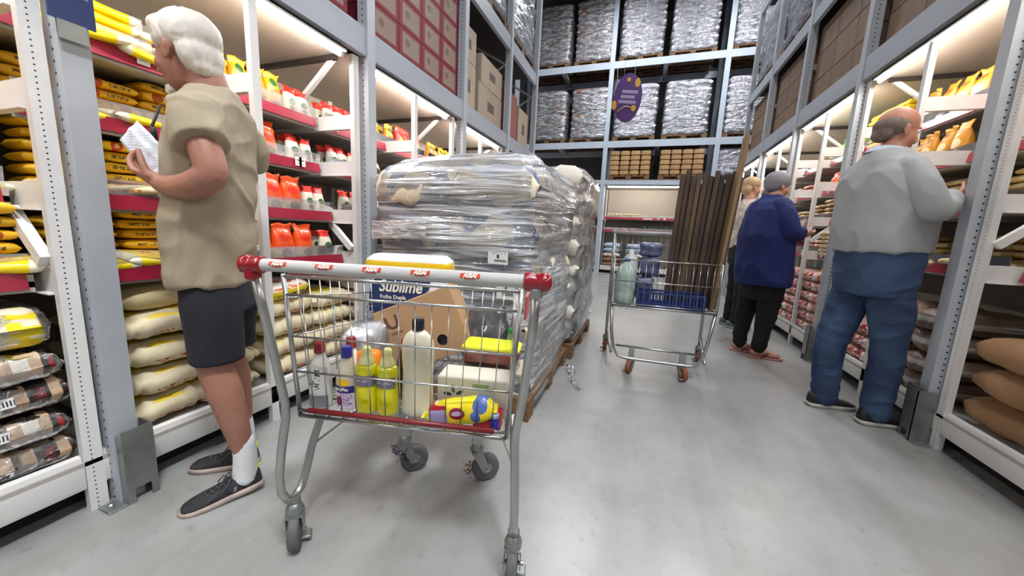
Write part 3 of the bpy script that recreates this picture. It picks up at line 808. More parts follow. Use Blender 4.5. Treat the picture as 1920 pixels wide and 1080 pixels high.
for a_, b_, q in ((2.48, 3.02, 'nearer half'), (3.12, 3.64, 'farther half')):
    w_ = lambda n_: 'on the %s shelf, %s, %s' % (n_, q, g2)
    pouches('R', 4, a_, b_, 'goldr', 1, w_('top'), dd=.04)
    stack('R', 4, a_, b_, 'khaki', 4, w_('top'), dd=.26)
    pouches('R', 3, a_, b_, 'goldr', 1, w_('third'), dd=.04)
    stack('R', 3, a_, b_, 'khaki', 4, w_('third'), dd=.26)
    stack('R', 2, a_, b_, 'khaki', 6, w_('second'), dd=.24)
    loose('R', 2, a_, b_, 'cream', 4, w_('second'), .07)
    stack('R', 1, a_, b_, 'khaki', 5, w_('first'), dd=.24)
    loose('R', 1, a_, b_, 'beans', 4, w_('first'), .09)
    loose('R', 1, a_, b_, 'cream', 3, w_('first'), .05)
M_bb = mat('brown_white_pack', srgb(146, 122, 104), 0.4, var=.2, vscale=8, bump=.3, rnd=.1, shapes=[('b', .5, .5, .9, .1, srgb(200, 196, 190))], axes='yz')
BB = [sack_mesh(0.30, 0.42, 0.13, i * 3 + 61, M_bb, .06, 3, .14) for i in range(2)]
for j in range(2):
    for i in range(4):
        o = put(BB[(i + j) % 2], 'grain_bundle', 'brown wrapped bundle on the bottom shelf behind the jeans of the man in grey', 'bundle', 'brown bundles behind the man in grey', (XR + .24, 2.66 + j * 0.31, 0.182 + i * 0.125), (0, 0, .04 * (i % 2)))
for j in range(2):
    for i in range(3):
        put(SP[(i + j) % 3], 'grain_bundle', 'pale pink bundle on the bottom shelf between the legs of the man in grey', 'bundle', 'pink bundles between the legs of the man in grey', (XR + .20, 3.28 + j * 0.27, 0.182 + i * 0.095))
g3 = 'before the woman in blue'
stack('R', 4, 3.80, 4.30, 'yelf', 7, 'on the top shelf ' + g3, dd=.06)
pouches('R', 4, 4.45, 4.92, 'lgreen', 2, 'on the top shelf ' + g3)
stack('R', 3, 3.80, 4.34, 'cream', 5, 'on the third shelf ' + g3, dd=.06)
pouches('R', 3, 4.45, 4.92, 'orange', 2, 'on the third shelf ' + g3)
stack('R', 2, 3.80, 4.34, 'pink', 7, 'on the second shelf ' + g3, dd=.06)
stack('R', 2, 4.45, 4.92, 'beans', 6, 'on the second shelf ' + g3)
stack('R', 1, 3.80, 4.34, 'cream', 7, 'on the first shelf ' + g3, dd=.04)
stack('R', 1, 4.45, 4.92, 'pink', 4, 'on the first shelf ' + g3)
for j in range(4):
    for i in range(6):
        put(SP[(i + j) % 3], 'grain_bundle', 'pale pink bundle in the tall pile beside the hands of the woman in blue', 'bundle', 'pink bundles beside the woman in blue', (XR + .18, 3.93 + j * 0.275 + (0.03 if j > 1 else 0), 0.182 + i * 0.095), (0, 0, .05 * ((i * 3 + j) % 3 - 1)))
put(FB['yelf'][0], 'flour_bag', 'lemon yellow bag lying on the pink bundles by the hands of the woman in blue', 'bag', None, (XR + .1, 3.90, .762), (0, 0, .3))
for lev, k in ((4, 'cream'), (3, 'pink'), (2, 'cream'), (1, 'pink')):
    stack('R', lev, 5.1, 6.2, k, 4, 'on the far %s shelf beyond the woman in blue' % ['', 'first', 'second', 'third', 'top'][lev], dy=.3)

# ------------------------------------------------------------------ far rack across the end of the aisle
t = thing('pallet_rack', 'pale grey pallet rack across the far end of the aisle', 'rack', (-3.65, 10.0, 0))
M_bk = mat('pale_rack_paint', srgb(186, 196, 208), 0.45, var=0.06, vscale=2)
for x in (0.0, 2.5, 5.06, 7.6):
    for d in (0.0, 1.05):
        MB().box(-0.055, 0.055, -0.04, 0.04, 0, 7.0).obj('post', M_bk, t, loc=(x, d, 0))
for z0, z1 in ((2.30, 2.42), (3.22, 3.38), (5.10, 5.26)):
    for a, b in ((0, 2.5), (2.5, 5.06), (5.06, 7.6)):
        for d in (-0.045, 1.06):
            MB().prism([(a + 0.056, z0), (b - 0.056, z0), (b - 0.056, z1), (a + 0.056, z1)], d, d + 0.03).obj('beam', M_bk, t)
        if z0 > 3: MB().box(a + 1.2, a + 1.3, 0.0, 1.04, z0 + 0.03, z1 - 0.04).obj('cross_support', M_bk, t)
M_bpan = mat('dark_back_sheet', srgb(96, 92, 92), 0.8, var=.05)
MB().box(-0.2, 7.8, 1.20, 1.22, 2.3, 5.4).obj('back_sheet', M_bpan, t)
tube_light(0, 0, 0, 1.75, 0, 'glowing white tube light over the far shelving bay', None)
o = bpy.data.objects['tube_light'] if 0 else [q for q in C.objects if q.get('label') == 'glowing white tube light over the far shelving bay'][0]
o.location = (-1.02, 9.95, 2.245); o.rotation_euler = (0, 0, -PI / 2)

M_wrapw = film('shiny_stretch_film', col=(0.92, 0.94, 1.0), opac=0.12, rough=0.22, bump=1.0, bscale=7, milk=0.25, streak=0.45, stretch=(.8, .8, 3), bd=0.05)
M_wrapw2 = film('stretch_film_dull', col=(0.92, 0.94, 1.0), opac=0.15, rough=0.2, bump=1.0, bscale=7, milk=0.10, streak=0.3, stretch=(.8, .8, 3), bd=0.05)
M_sugar = mat('white_sugar_sack', srgb(232, 230, 236), 0.5, var=.06, vscale=5, bump=.2, rnd=.05, shapes=[('b', .5, .5, .35, .4, srgb(176, 160, 176), 6)], axes='xz')
M_brn = mat('brown_printed_sack', srgb(132, 100, 88), 0.5, var=.2, vscale=4, bump=.2, rnd=.1, shapes=[('b', .5, .5, .9, .2, srgb(196, 180, 170), 4)], axes='xz')


def pallet_mesh(w, d):
    mb = MB()
    for i in range(7):
        x = -w / 2 + (w - .09) * i / 6
        mb.box(x, x + .09, -d / 2, d / 2, .10, .12)
    for y in (-d / 2, -.05, d / 2 - .1): mb.box(-w / 2, w / 2, y, y + .1, .078, .10)
    for y in (-d / 2, -.05, d / 2 - .1):
        for x in (-w / 2, -.06, w / 2 - .12): mb.box(x, x + .12, y, y + .1, .02, .078)
    for y in (-d / 2, -.05, d / 2 - .1): mb.box(-w / 2, w / 2, y, y + .1, 0, .02)
    return mb.mesh('pallet', M_wood)


PAL = pallet_mesh(1.0, 1.0)
SGM = {}


def load(label, x, y, z, w, d, h, layers, nx, m, wrap, name='wrapped_pallet', rz=0, ny=2, taper=0.04, grp=None, wr=.12):
    t = thing(name, label, 'pallet', (x, y, z), rz, grp)
    p = put_part(PAL, 'pallet', t, (0, 0, 0)); p.scale = (w * 1.03, d * 1.03, 1)
    lh = h / layers
    key = (m.name, round(w / nx, 2), round(lh, 2))
    if key not in SGM:
        SGM[key] = [rot_me(pillow(w / nx, d / ny * 1.02, lh * 1.06, i * 9 + 3, m, nu=11, nv=6, wr=wr, sq=.4).mesh('sack', m, True), Matrix.Rotation(PI / 2, 4, 'Z')) for i in range(3)]
    for l in range(layers):
        for i in range(nx):
            for j in range(ny):
                put_part(SGM[key][(l + i + j) % 3], 'sack', t, (-w / 2 + w / nx * (i + .5) + rg.uniform(-.01, .01), -d / 2 + d / ny * (j + .5) + rg.uniform(-.02, .0), .122 + l * lh), (0, 0, rg.uniform(-.03, .03)))
    # film shell that follows the layers
    rings = []
    n = 28
    for i in range(layers * 3 + 2):
        zz = .10 + (h + .03) * i / (layers * 3 + 1)
        ph = (zz - .12) / lh
        bulge = 0.012 + 0.018 * abs(math.sin(ph * PI)) - (0.05 if i == layers * 3 + 1 else 0)
        ring = []
        for k in range(n):
            a = 2 * PI * k / n
            ca, sa = math.cos(a), math.sin(a)
            nn = nz3(ca * 2 + x, sa * 2, zz * 5, 1) * .03
            ring.append((math.copysign(abs(ca) ** .25, ca) * (w / 2 + bulge) * (1) + ca * nn, math.copysign(abs(sa) ** .25, sa) * (d / 2 + bulge) + sa * nn, zz))
        rings.append(ring)
    MB().loft(rings).obj('stretch_film', wrap, t, True)
    return t


# white loads on the far rack: positions along x
zz1, zz2 = 3.38, 5.26
pos = [(-1.62, M_brn, 'brown and white'), (-2.75, M_brn, 'brown and white'), (-0.50, M_sugar, 'white'), (0.66, M_sugar, 'white'), (1.98, M_sugar, 'white'), (3.2, M_sugar, 'white')]
whr = {-1.62: 'left of the purple sign', -2.75: 'nearest the left pallet rack', -0.50: 'right behind the purple sign', 0.66: 'in the middle of the far rack', 1.98: 'right of the second far post', 3.2: 'at the right end of the far rack'}
for x, m, nme in pos:
    load('film wrapped pallet of %s sacks %s, lower beam' % (nme, whr[x]), x, 10.5, zz1, .98, .95, 1.22, 8, 2, m, M_wrapw)
    load('film wrapped pallet of %s sacks %s, top beam' % (nme, whr[x].replace('right behind', 'above')), x, 10.5, zz2, .98, .95, 1.42, 9, 2, m, M_wrapw)
M_tan = mat('tan_paper_pack', srgb(176, 140, 96), 0.6, var=.1, vscale=6, rnd=.12)
TP = MB().bbox(-.115, .115, -.2, .2, 0, .115, .02).mesh('tan_pack', M_tan, 0.7)
for x, nm in ((-0.52, 'nearer the far post at the sign'), (0.68, 'further right over the dark boards')):
    put(PAL, 'wooden_pallet', 'bare wooden pallet under the tan packs, ' + nm, 'pallet', None, (x, 10.45, 2.42))
    for l in range(5):
        for i in range(4):
            put(TP, 'paper_pack', 'tan paper pack over the far shelving, ' + nm, 'pack', 'tan paper packs ' + nm, (x - .375 + i * .25, 10.18, 2.542 + l * .12), (0, 0, rg.uniform(-.03, .03)))
load('short film wrapped pallet of white sacks beside the yellowish board', 1.85, 10.5, 2.42, .8, .9, .6, 4, 2, M_sugar, M_wrapw)

# goods on the far shelving
def far_place(me, k, x, z, where, dd=.15): put(me, NAMES[k], LOOK[k] + ' ' + where, NAMES[k].split('_')[1], LOOK[k] + 's ' + where, (x, 9.98 + dd, z), (0, 0, PI / 2 + rg.uniform(-.2, .2)))
for i in range(8):
    for l in range(3 if i < 4 else 2): far_place(rg.choice(FB['cream']), 'cream', -.9 + i * .22, 1.465 + l * .04, 'on the upper shelf of the far bay', .25)
for i in range(4):
    for l in range(2): far_place(rg.choice(FB['pink']), 'pink', -.9 + i * .2, 1.135 + l * .04, 'on the lower shelf of the far bay', .2)
for i in range(7):
    for l in range(4): far_place(rg.choice(FB['green']), 'green', -.0 + i * .13, 1.135 + l * .04, 'on the lower shelf of the far bay', .25)
M_bluebag = mat('pale_blue_bag', srgb(178, 190, 210), .5, var=.1, bump=.3)
mbag = [sack_mesh(.42, .5, .13, 90 + i, mm, 0, 3, .15) for i, mm in enumerate((M_kraft, M_pink, M_bluebag))]
for x, q in ((-.78, 'under the pink bags'), (-.2, 'behind the second cart')):
    for i in range(5):
        put(rot_me(mbag[(0, 0, 1, 2, 2)[i]], Matrix.Rotation(PI / 2, 4, 'Z')), 'grain_bundle', '%s bundle in the far bottom pile %s' % (['lowest brown', 'second brown', 'pale pink', 'lower blue', 'topmost blue'][i], q), 'bundle', None, (x, 10.25, .182 + i * .125))

# ------------------------------------------------------------------ loads on the pallet racks beside the aisle
M_ct = mat('red_edged_carton', srgb(140, 120, 104), 0.65, var=.04, shapes=[('b', .5, .06, .6, .07, srgb(122, 28, 44)), ('b', .5, .94, .6, .07, srgb(122, 28, 44)), ('b', .05, .5, .09, .6, srgb(122, 28, 44)), ('b', .95, .5, .07, .6, srgb(122, 28, 44)), ('e', .35, .55, .1, .14, srgb(110, 90, 82)), ('b', .6, .4, .12, .06, srgb(140, 116, 100))], axes='yz')
CT = MB().bbox(-.19, .19, -.131, .131, 0, .178, .003).mesh('red_carton', M_ct)
for (ya, nn, wh) in ((0.70, 4, 'before the rack post over the light'), (1.95, 4, 'past the rack post over the light')):
    q = put(PAL, 'wooden_pallet', 'wooden pallet under the red edged cartons ' + wh, 'pallet', None, (XL - .50, ya + .54, 2.125), (0, 0, 0), (.85, 1.1, .2))
    for j in range(nn):
        for l in range(6 if ya > 1 else 4):
            for dpt in range(1):
                put(CT, 'carton', 'beige carton with red edges stacked on the rack ' + wh, 'carton', 'red edged cartons ' + wh, (XL - .20 - dpt * .4, ya + .135 + j * .267, 2.15 + l * .1795))
M_bc = mat('beige_carton', srgb(168, 152, 134), 0.65, var=.05, rnd=.08, shapes=[('b', .5, .5, .14, .14, srgb(96, 84, 74))], axes='yz')
M_rc = mat('reddish_carton', srgb(150, 84, 76), 0.65, var=.05, rnd=.08)
for i, (y, w, h, z, m, l) in enumerate([(3.30, .30, .42, 2.13, M_bc, 'tall beige carton just past the red edged cartons, lower'), (3.30, .30, .30, 2.552, M_bc, 'tall beige carton just past the red edged cartons, upper'), (3.84, .62, .34, 2.13, M_bc, 'wide beige carton on the rack above the wrapped pallet, lower'), (3.86, .56, .28, 2.472, M_bc, 'wide beige carton on the rack above the wrapped pallet, upper'),
                                        (4.48, .40, .55, 2.13, M_rc, 'reddish carton near the far end of the flour side rack'), (4.95, .40, .48, 2.13, M_bc, 'beige carton at the far end of the flour side rack')]):
    MBx = MB().bbox(-.30, .30, -w / 2, w / 2, 0, h, .004).obj('carton', m, None, loc=(XL - .34, y, z))
    tag(MBx, l, 'carton')
M_bluew = mat('blue_bottle_pack', srgb(60, 84, 128), .3, var=.3, vscale=9, bump=.3)
M_grnw = mat('green_silver_pack', srgb(120, 140, 128), .3, var=.35, vscale=7, bump=.3, shapes=[('s', 0, 0, .33, .3, srgb(30, 70, 46))], axes='xz')
for i, (y, m, l) in enumerate([(3.68, M_grnw, 'wrapped pallet of green and silver packs high on the flour side rack, nearer'), (4.74, M_grnw, 'wrapped pallet of green and silver packs high on the flour side rack, farther'), (2.5, M_grnw, 'wrapped pallet of silver packs high above the red edged cartons')]):
    load(l, XL - .50, y, 3.175, .95, .98, 1.0, 4, 3, m, M_wrapw, rz=0)
MK = mat('kraft_carton', srgb(122, 100, 82), 0.7, var=.12, vscale=3, rnd=.10, stretch=(1, 3, .6))
KC = MB().bbox(-.3, .3, -.183, .183, 0, .268, .004).mesh('kraft_carton', MK)
pr = ['over the right edge light', 'above the man in grey', 'over the woman in blue', 'beyond the woman in blue', 'at the far end']
for p_, (a, b) in enumerate(zip(PR[2:-1], PR[3:])):
    wd = (b - a - .09) / 3
    for j in range(3):
        for l in range(3):
            o = put(KC, 'carton', 'brown carton stacked on the rack ' + pr[p_], 'carton', 'brown cartons ' + pr[p_], (XR + .36, a + .045 + wd * (j + .5), 2.445 + l * .272), (0, 0, 0), (1, wd / .372, 1))
for i, (y, m, l) in enumerate([(5.70, M_bluew, 'wrapped pallet of blue packs high over the woman in blue'), (6.93, M_sugar, 'wrapped pallet of pale packs high at the far end beside the blue one'), (4.42, M_brn, 'wrapped pallet of brown packs high above the man in grey'), (3.12, M_brn, 'wrapped pallet of brown packs high at the top right corner')]):
    load(l, XR + .50, y, 3.455, .95, 1.05, 1.0, 4, 3, m, M_wrapw2)

# ------------------------------------------------------------------ purple sign
M_pur = mat('purple_card', srgb(74, 26, 104), .4)
M_coin = mat('gold_coin_print', srgb(206, 152, 40), .4)
sg = thing('hanging_sign', 'purple oval sign with gold coins hanging before the far rack', 'sign', (-0.575, 8.0, 3.72))
el = [(0.27 * math.cos(2 * PI * k / 40) * (1 + .04 * math.sin(4 * PI * k / 40)), 0.46 * math.sin(2 * PI * k / 40)) for k in range(40)]
MB().prism(el, -.01, .01).obj('panel', M_pur, sg)
for k, (x, z, a, b) in enumerate([(.17, .27, .05, .085), (.0, .34, .035, .04), (-.25, -.12, .05, .09), (.13, -.2, .045, .06)]):
    MB().prism([(x + a * math.cos(2 * PI * q / 20), z + b * math.sin(2 * PI * q / 20)) for q in range(20)], -.016, -.0102).obj('coin', M_coin, sg)
arc = [(-.17 + .26 * q / 12, -.25 + .09 * math.sin(PI * (q / 12) * .8)) for q in range(13)]
MB().tube([(x, -.013, z) for x, z in arc], .008, 5).obj('arc', M_coin, sg)
M_pp = mat('pale_print', srgb(170, 156, 190), .5)
for k, (a_, b_) in enumerate(((-.11, .17), (-.13, .13), (-.17, .16))):
    mb = MB()
    x = a_
    while x < b_:
        mb.box(x, x + .026, -.012, -.0102, .085 - k * .095 - x * .12, .145 - k * .095 - x * .12)
        x += .034
    mb.obj('text_line', M_pp, sg)
MB().tube([(-.1, 0, .43), (-.1, 0, 3.55)], .003, 5).tube([(.1, 0, .43), (.1, 0, 3.55)], .003, 5).obj('cord', M_steel, sg)

# ------------------------------------------------------------------ wrapped pallets standing in the aisle
M_big = mat('beige_printed_bundle', srgb(236, 220, 192), 0.45, var=.10, vscale=6, bump=.3, rnd=.06, shapes=[('b', .12, .5, .05, .9, srgb(96, 110, 146)), ('b', .55, .5, .05, .5, srgb(120, 126, 156), 5), ('b', .88, .5, .06, .3, srgb(150, 110, 110), 7)], axes='yz')
M_wrapA = film('wrinkled_stretch_film', col=(0.93, 0.96, 1.0), opac=0.05, rough=0.14, bump=0.7, bscale=3.2, milk=0.34, streak=0.60, stretch=(.7, .7, 9), bd=0.04)
t = thing('wrapped_pallet', 'big film wrapped pallet of beige bundles right behind the front cart', 'pallet', (-1.0, 2.22, 0), 0.0)
p = put_part(PAL, 'pallet', t, (0, 0, 0)); p.scale = (1.03, 1.0, 1)
w, d = 0.98, 0.92
bm = [rot_me(pillow(w / 2, d / 3 * 1.0, .252, i * 9 + 3, M_big, nu=17, nv=9, wr=.10, sq=.4).mesh('bundle', M_big, True), Matrix.Rotation(PI / 2, 4, 'Z')) for i in range(3)]
up = [pillow(d / 3, w / 6 * 1.02, .25, i * 9 + 3, M_big, nu=11, nv=8, wr=.10, sq=.4).mesh('pack', M_big, True) for i in range(3)]
for l in range(5):
    for j in range(3):
        if l in (0, 1, 2):
            for i in range(6): put_part(up[(l + i + j) % 3], 'bundle', t, (-w / 2 + w / 6 * (i + .5), -d / 2 + d / 3 * (j + .5), .122 + l * .243), (0, 0, rg.uniform(-.04, .04)))
        else:
            for i in range(2): put_part(bm[(l + i + j) % 3], 'bundle', t, (-w / 2 + w / 2 * (i + .5), -d / 2 + d / 3 * (j + .5), .122 + l * .243), (0, 0, rg.uniform(-.03, .03)))
rings = []
n = 44
for i in range(31):
    f = i / 30
    zz = .06 + 1.34 * f
    bul = .012 + .018 * abs(math.sin((zz - .12) / .245 * PI)) - (.10 if i == 30 else .03 if i == 29 else 0)
    rings.append([(math.copysign(abs(math.cos(a)) ** .22, math.cos(a)) * (w / 2 + bul) + math.cos(a) * nz3(math.cos(a) * 3, math.sin(a) * 3, zz * 4) * .035,
                   math.copysign(abs(math.sin(a)) ** .22, math.sin(a)) * (d / 2 + bul) + math.sin(a) * nz3(math.cos(a) * 3, math.sin(a) * 3 + 5, zz * 5) * .045,
                   zz - (.07 * max(0, -math.cos(a)) if i > 26 else 0) + (.02 * nz3(a * 2, 0, 0) if i > 28 else 0)) for a in (2 * PI * k / n for k in range(n))])
MB().loft(rings).obj('stretch_film', M_wrapA, t, True)
M_lab = mat('white_shipping_label', (.74, .74, .72), .5, shapes=[('b', .5, .62, .06, .14, BL), ('b', .62, .28, .3, .1, (.2, .2, .2)), ('b', .5, .88, .4, .06, (.35, .35, .35), 60)], axes='xz')
MB().box(-.055, .055, -.001, 0, -.032, .032).obj('label_sheet', M_lab, t, loc=(.31, -.505, .86))
MB().box(-.05, .05, -.001, 0, -.05, .05).obj('label_sheet', M_lab, t, loc=(.36, -.505, .70))
M_wsheet = film('white_plastic_sheet', col=(.95, .95, .95), opac=.12, rough=.25, bump=.8, milk=.6, streak=.3, stretch=(1, 1, 4))
sh = MB()
sh.loft([[(-.47 + .36 * u, -.515 + nz3(u * 5, v * 3, 1) * .012 - .004, .92 + .10 * v + .02 * u) for u in [k / 9 for k in range(10)]] for v in [q / 4 for q in range(5)]], caps=False, closed=False)
sh.obj('torn_film', M_wsheet, t, True)

M_wh = mat('white_rounded_sack', srgb(226, 220, 208), 0.5, var=.06, vscale=6, bump=.3, rnd=.04)
M_wrapB = film('loose_stretch_film', col=(0.95, 0.96, 1.0), opac=0.05, rough=0.15, bump=0.8, bscale=8, milk=0.15, streak=0.35, bd=0.03)
load('film wrapped pallet of rounded white sacks behind the beige wrapped one', -0.95, 3.30, 0, .96, .98, 1.38, 8, 2, M_wh, M_wrapB, ny=3, wr=.25)
cr = []
for i in range(12):
    f = i / 11
    cr.append([(-.43 + .10 * f + .02 * math.sin(f * 7), 2.56 - .30 * f, .006 + .035 * (1 - f) + .012 * math.sin(f * 9) ** 2 + q * .004) if 0 else
               (-.43 + .12 * f + (k - 2) * .014 * (1 - .5 * f) + .01 * math.sin(f * 8), 2.56 - .33 * f, .004 + .03 * (1 - f) ** 2 + .012 * abs(math.sin(k * 1.3 + f * 9))) for k in range(5)])
tag(MB().loft(cr, caps=False, closed=False).obj('film_scrap', M_wsheet, None, True), 'torn strip of white film lying on the floor by the wrapped pallets', 'film scrap')

# ------------------------------------------------------------------ carts
CX, CY, CT_ = -0.592, 0.768, 0.22
CM = Matrix.Translation((CX, CY, 0)) @ Matrix.Rotation(CT_, 4, 'Z')


def inC(x, y, z): return tuple(CM @ Vector((x, y, z)))


M_hgrey = mat('grey_handle_plastic', srgb(186, 186, 184), 0.4, var=.04, vscale=5)
M_rcap = mat('red_plastic', srgb(138, 10, 28), 0.25, coat=.5)
M_rtube = mat('dark_red_bumper', srgb(112, 22, 28), 0.4)
M_wheelg = mat('grey_wheel', srgb(120, 122, 124), .5)
M_tyre = mat('dark_tyre', srgb(92, 92, 94), .6)


def caster(parent, x, y, ang, r=.058, h=.165, tyre=M_tyre, hub=M_wheelg, trail=.03, stem=True, brake=False):
    c = bpy.data.objects.new('caster', None); C.objects.link(c); c.parent = parent
    c.location = (x, y, 0); c.rotation_euler = (0, 0, ang); c.empty_display_size = .02
    R_ = Matrix.Translation((0, trail, r)) @ Matrix.Rotation(PI / 2, 4, 'Y')
    MB().lathe([(r * .70, -.015), (r * .93, -.015), (r, -.010), (r, .010), (r * .93, .015), (r * .70, .015)], n=24, M=R_).obj('tyre', tyre, c, True)
    MB().lathe([(r * .2, -.017), (r * .72, -.012), (r * .72, .012), (r * .2, .017)], n=20, M=R_).obj('hub', hub, c, True)
    f = MB()
    for s in (-1, 1):
        f.prism([(0, 0), (.003 * s, 0), (.003 * s, 1), (0, 1)], 0, 0.001) if 0 else None
        pts = [(-.030, h - .035), (.014, h - .035), (trail + .014, r - .008), (trail - .014, r - .012)]
        a = [(s * .021, p, q) for p, q in pts]; b = [(s * .0245, p, q) for p, q in pts]
        f.loft([a, b] if s > 0 else [b, a])
    f.box(-.0245, .0245, -.030, .016, h - .038, h - .030)
    f.lathe([(.024, h - .03), (.026, h - .02), (.020, h - .006), (.014, h)], (0, -.004, 0), 14)
    f.obj('fork', M_galv, c, 0.6)
    MB().tube([(-.032, trail, r), (.032, trail, r)], .006, 8).obj('axle', M_steel, c)
    if brake: MB().bbox(-.012, .040, trail + .0, trail + .035, .012, .024, .003).obj('brake_tab', M_galv, c)
    return c


ct = thing('shopping_cart', 'large wire shopping cart full of goods with grey handle and red end caps', 'cart', (CX, CY, 0), CT_)
wn_t, wn_b, wf_t, wf_b = .327, .305, .25, .225
ZN, ZF, ZB = .85, .775, .44


def wall_pt(side, f, g):
    """f: 0 near .. 1 far, g: 0 bottom .. 1 top"""
    xt = wn_t + (wf_t - wn_t) * f; xb = wn_b + (wf_b - wn_b) * f
    zt = ZN + (ZF - ZN) * f
    y = .025 + f * (.575 if g > .5 else .575)
    return (side * (xb + (xt - xb) * g), .03 - .012 * g + f * (.53 + .05 * g), ZB + (zt - ZB) * g)


mb = MB()
rw = .0016
for i in range(15):          # near face verticals
    u = -1 + 2 * i / 14
    a, b = wall_pt(1, 0, 0), wall_pt(1, 0, .875)
    mb.tube([(a[0] * u, a[1], a[2]), (b[0] * u, b[1], b[2])], rw, 5)
for i in range(12):
    u = -1 + 2 * i / 11
    a, b = wall_pt(1, 1, 0), wall_pt(1, 1, 1)
    mb.tube([(a[0] * u, a[1], a[2]), (b[0] * u, b[1], b[2])], rw, 5)
for s in (-1, 1):
    for i in range(1, 14):
        mb.tube([wall_pt(s, i / 14, 0), wall_pt(s, i / 14, 1)], rw, 5)
    for g in (.33, .58, .85):
        mb.tube([wall_pt(s, 0, g), wall_pt(s, 1, g)], .0024, 5)
for g in (.33, .585):
    a, c = wall_pt(-1, 1, g), wall_pt(1, 1, g)
    mb.tube([a, c], .0024, 5)
for i in range(15):          # floor wires
    u = -1 + 2 * i / 14
    a, b = wall_pt(1, 0, 0), wall_pt(1, 1, 0)
    mb.tube([(a[0] * u, a[1], ZB), (b[0] * u, b[1], ZB)], .002, 5)
for f in (.2, .4, .6, .8):
    mb.tube([wall_pt(-1, f, 0), wall_pt(1, f, 0)], .003, 5)
mb.obj('wire_basket', M_chrome, ct, True)
for g, r_ in ((1, .0048), (.875, .0042), (.585, .0030), (.33, .0030), (0, .0042)):
    a, b = wall_pt(-1, 0, g), wall_pt(1, 0, g)
    MB().tube([(a[0], a[1] - .004, a[2]), (b[0], b[1] - .004, b[2])], r_, 8).obj('basket_rail', M_chrome, ct, True)
for g in (0, 1): MB().tube([wall_pt(-1, 1, g), wall_pt(1, 1, g)], .0045, 8).obj('basket_rail', M_chrome, ct, True)
for s in (-1, 1):
    MB().tube([wall_pt(s, 0, 1), wall_pt(s, 1, 1)], .0045, 8).obj('side_rail', M_chrome, ct, True)
    MB().tube([wall_pt(s, 0, 0), wall_pt(s, 1, 0)], .0045, 8).obj('lower_rail', M_chrome, ct, True)
    a, b = wall_pt(s, 0, 0), wall_pt(s, 0, 1)
    MB().tube([(a[0], a[1] - .003, a[2]), (b[0], b[1] - .003, b[2] + .006)], .0062, 8).obj('corner_post', M_steel, ct, True)
MB().tube([wall_pt(-1, .03, 1.015), wall_pt(-1, .98, 1.015)], .0062, 8).obj('side_bumper', M_rtube, ct, True)
MB().box(.335, .342, .03, .11, .775, .835).obj('coin_flap', mat('faded_red_plastic', srgb(190, 96, 96), .5), ct)
MB().tube([(-.272, .018, .462), (.272, .018, .462)], .0080, 10).obj('front_bumper', M_rtube, ct, True)
MB().tube([(-.305, .02, .460), (.305, .02, .460)], .0045, 8).tube([(-.305, .022, .440), (.305, .022, .440)], .0045, 8).obj('bumper_rod', M_chrome, ct, True)
# side frames with the U-shaped leg
for s in (-1, 1):
    p = [(s * .368, -.036, .872), (s * .362, -.02, .76), (s * .348, -.002, .60), (s * .333, .004, .485), (s * .331, .002, .44), (s * .337, -.012, .36), (s * .342, -.022, .27), (s * .342, -.018, .215),
         (s * .340, .000, .178), (s * .338, .028, .166), (s * .336, .056, .180), (s * .333, .075, .22), (s * .326, .10, .30), (s * .314, .135, .385), (s * .303, .16, .44)]
    MB().tube(p, .0118, 12).obj('leg', M_steel, ct, True)
    MB().tube([(s * .327, .098, .295), (s * .15, .43, .425)], .0035, 6).obj('brace_rod', M_steel, ct, True)
    MB().lathe([(.017, 0), (.017, .02), (.012, .03)], (s * .339, .028, .142), 12).obj('leg_socket', M_galv, ct, True)
    caster(ct, s * .339, .028, .5 if s < 0 else .06, r=.060, h=.15, trail=-.004, brake=True)
    MB().bbox(s * .15 - .022, s * .15 + .022, .40, .44, .165, .44, .003).obj('caster_mount', M_steel, ct)
    caster(ct, s * .15, .42, (-1.05 if s < 0 else -1.1), r=.056, h=.168, trail=.032)
MB().box(-.19, .19, .405, .435, .428, .437).obj('cross_plate', M_steel, ct)
# handle
R_ = Matrix.Translation((0, -.038, .884)) @ Matrix.Rotation(PI / 2, 4, 'Y')
MB().lathe([(.0165, -.345), (.0165, .345)], n=20, M=R_).obj('handle', M_hgrey, ct, 0.8)
for s in (-1, 1):
    MB().lathe([(.017, .336), (.0225, .340), (.0235, .352), (.0205, .362), (.0205, .372), (.0240, .378), (.0235, .392), (.0165, .400), (.004, .403)], n=20, M=Matrix.Scale(s, 4, (1, 0, 0)) @ R_ if s < 0 else R_).obj('end_cap', M_rcap, ct, 0.8)
    MB().bbox(s * .368 - .014, s * .368 + .014, -.055, -.022, .845, .872, .004).obj('handle_bracket', M_rcap if s < 0 else M_steel, ct)
M_log = mat('logo_red', srgb(196, 62, 34), .4)
M_logt = mat('logo_white', srgb(245, 240, 225), .4)
for k, x in enumerate((-.285, -.16, -.035, .088, .21)):
    st = bpy.data.objects.new('logo_sticker', None)
    rings = [[(x - .024 + .048 * j, -.038 - .0169 * math.cos(a), .884 + .0169 * math.sin(a)) for j in (0, 1)] for a in [math.radians(5 + 40 * q / 5) for q in range(6)]]
    st = MB().loft([[r[0] for r in rings], [r[1] for r in rings]], caps=False, closed=False).obj('logo_sticker', M_log, ct)
    put_part(text_mesh('ASSAÍ', .0135, M_logt, shear=.2, bold=.0006, squeeze=.92), 'logo_text', st, (x, -.0545, .8912), (PI / 2 - .42, 0, 0))
    put_part(text_mesh('ATACADISTA', .0045, M_log), 'logo_text', st, (x, -.0555, .8835), (PI / 2 - .02, 0, 0))

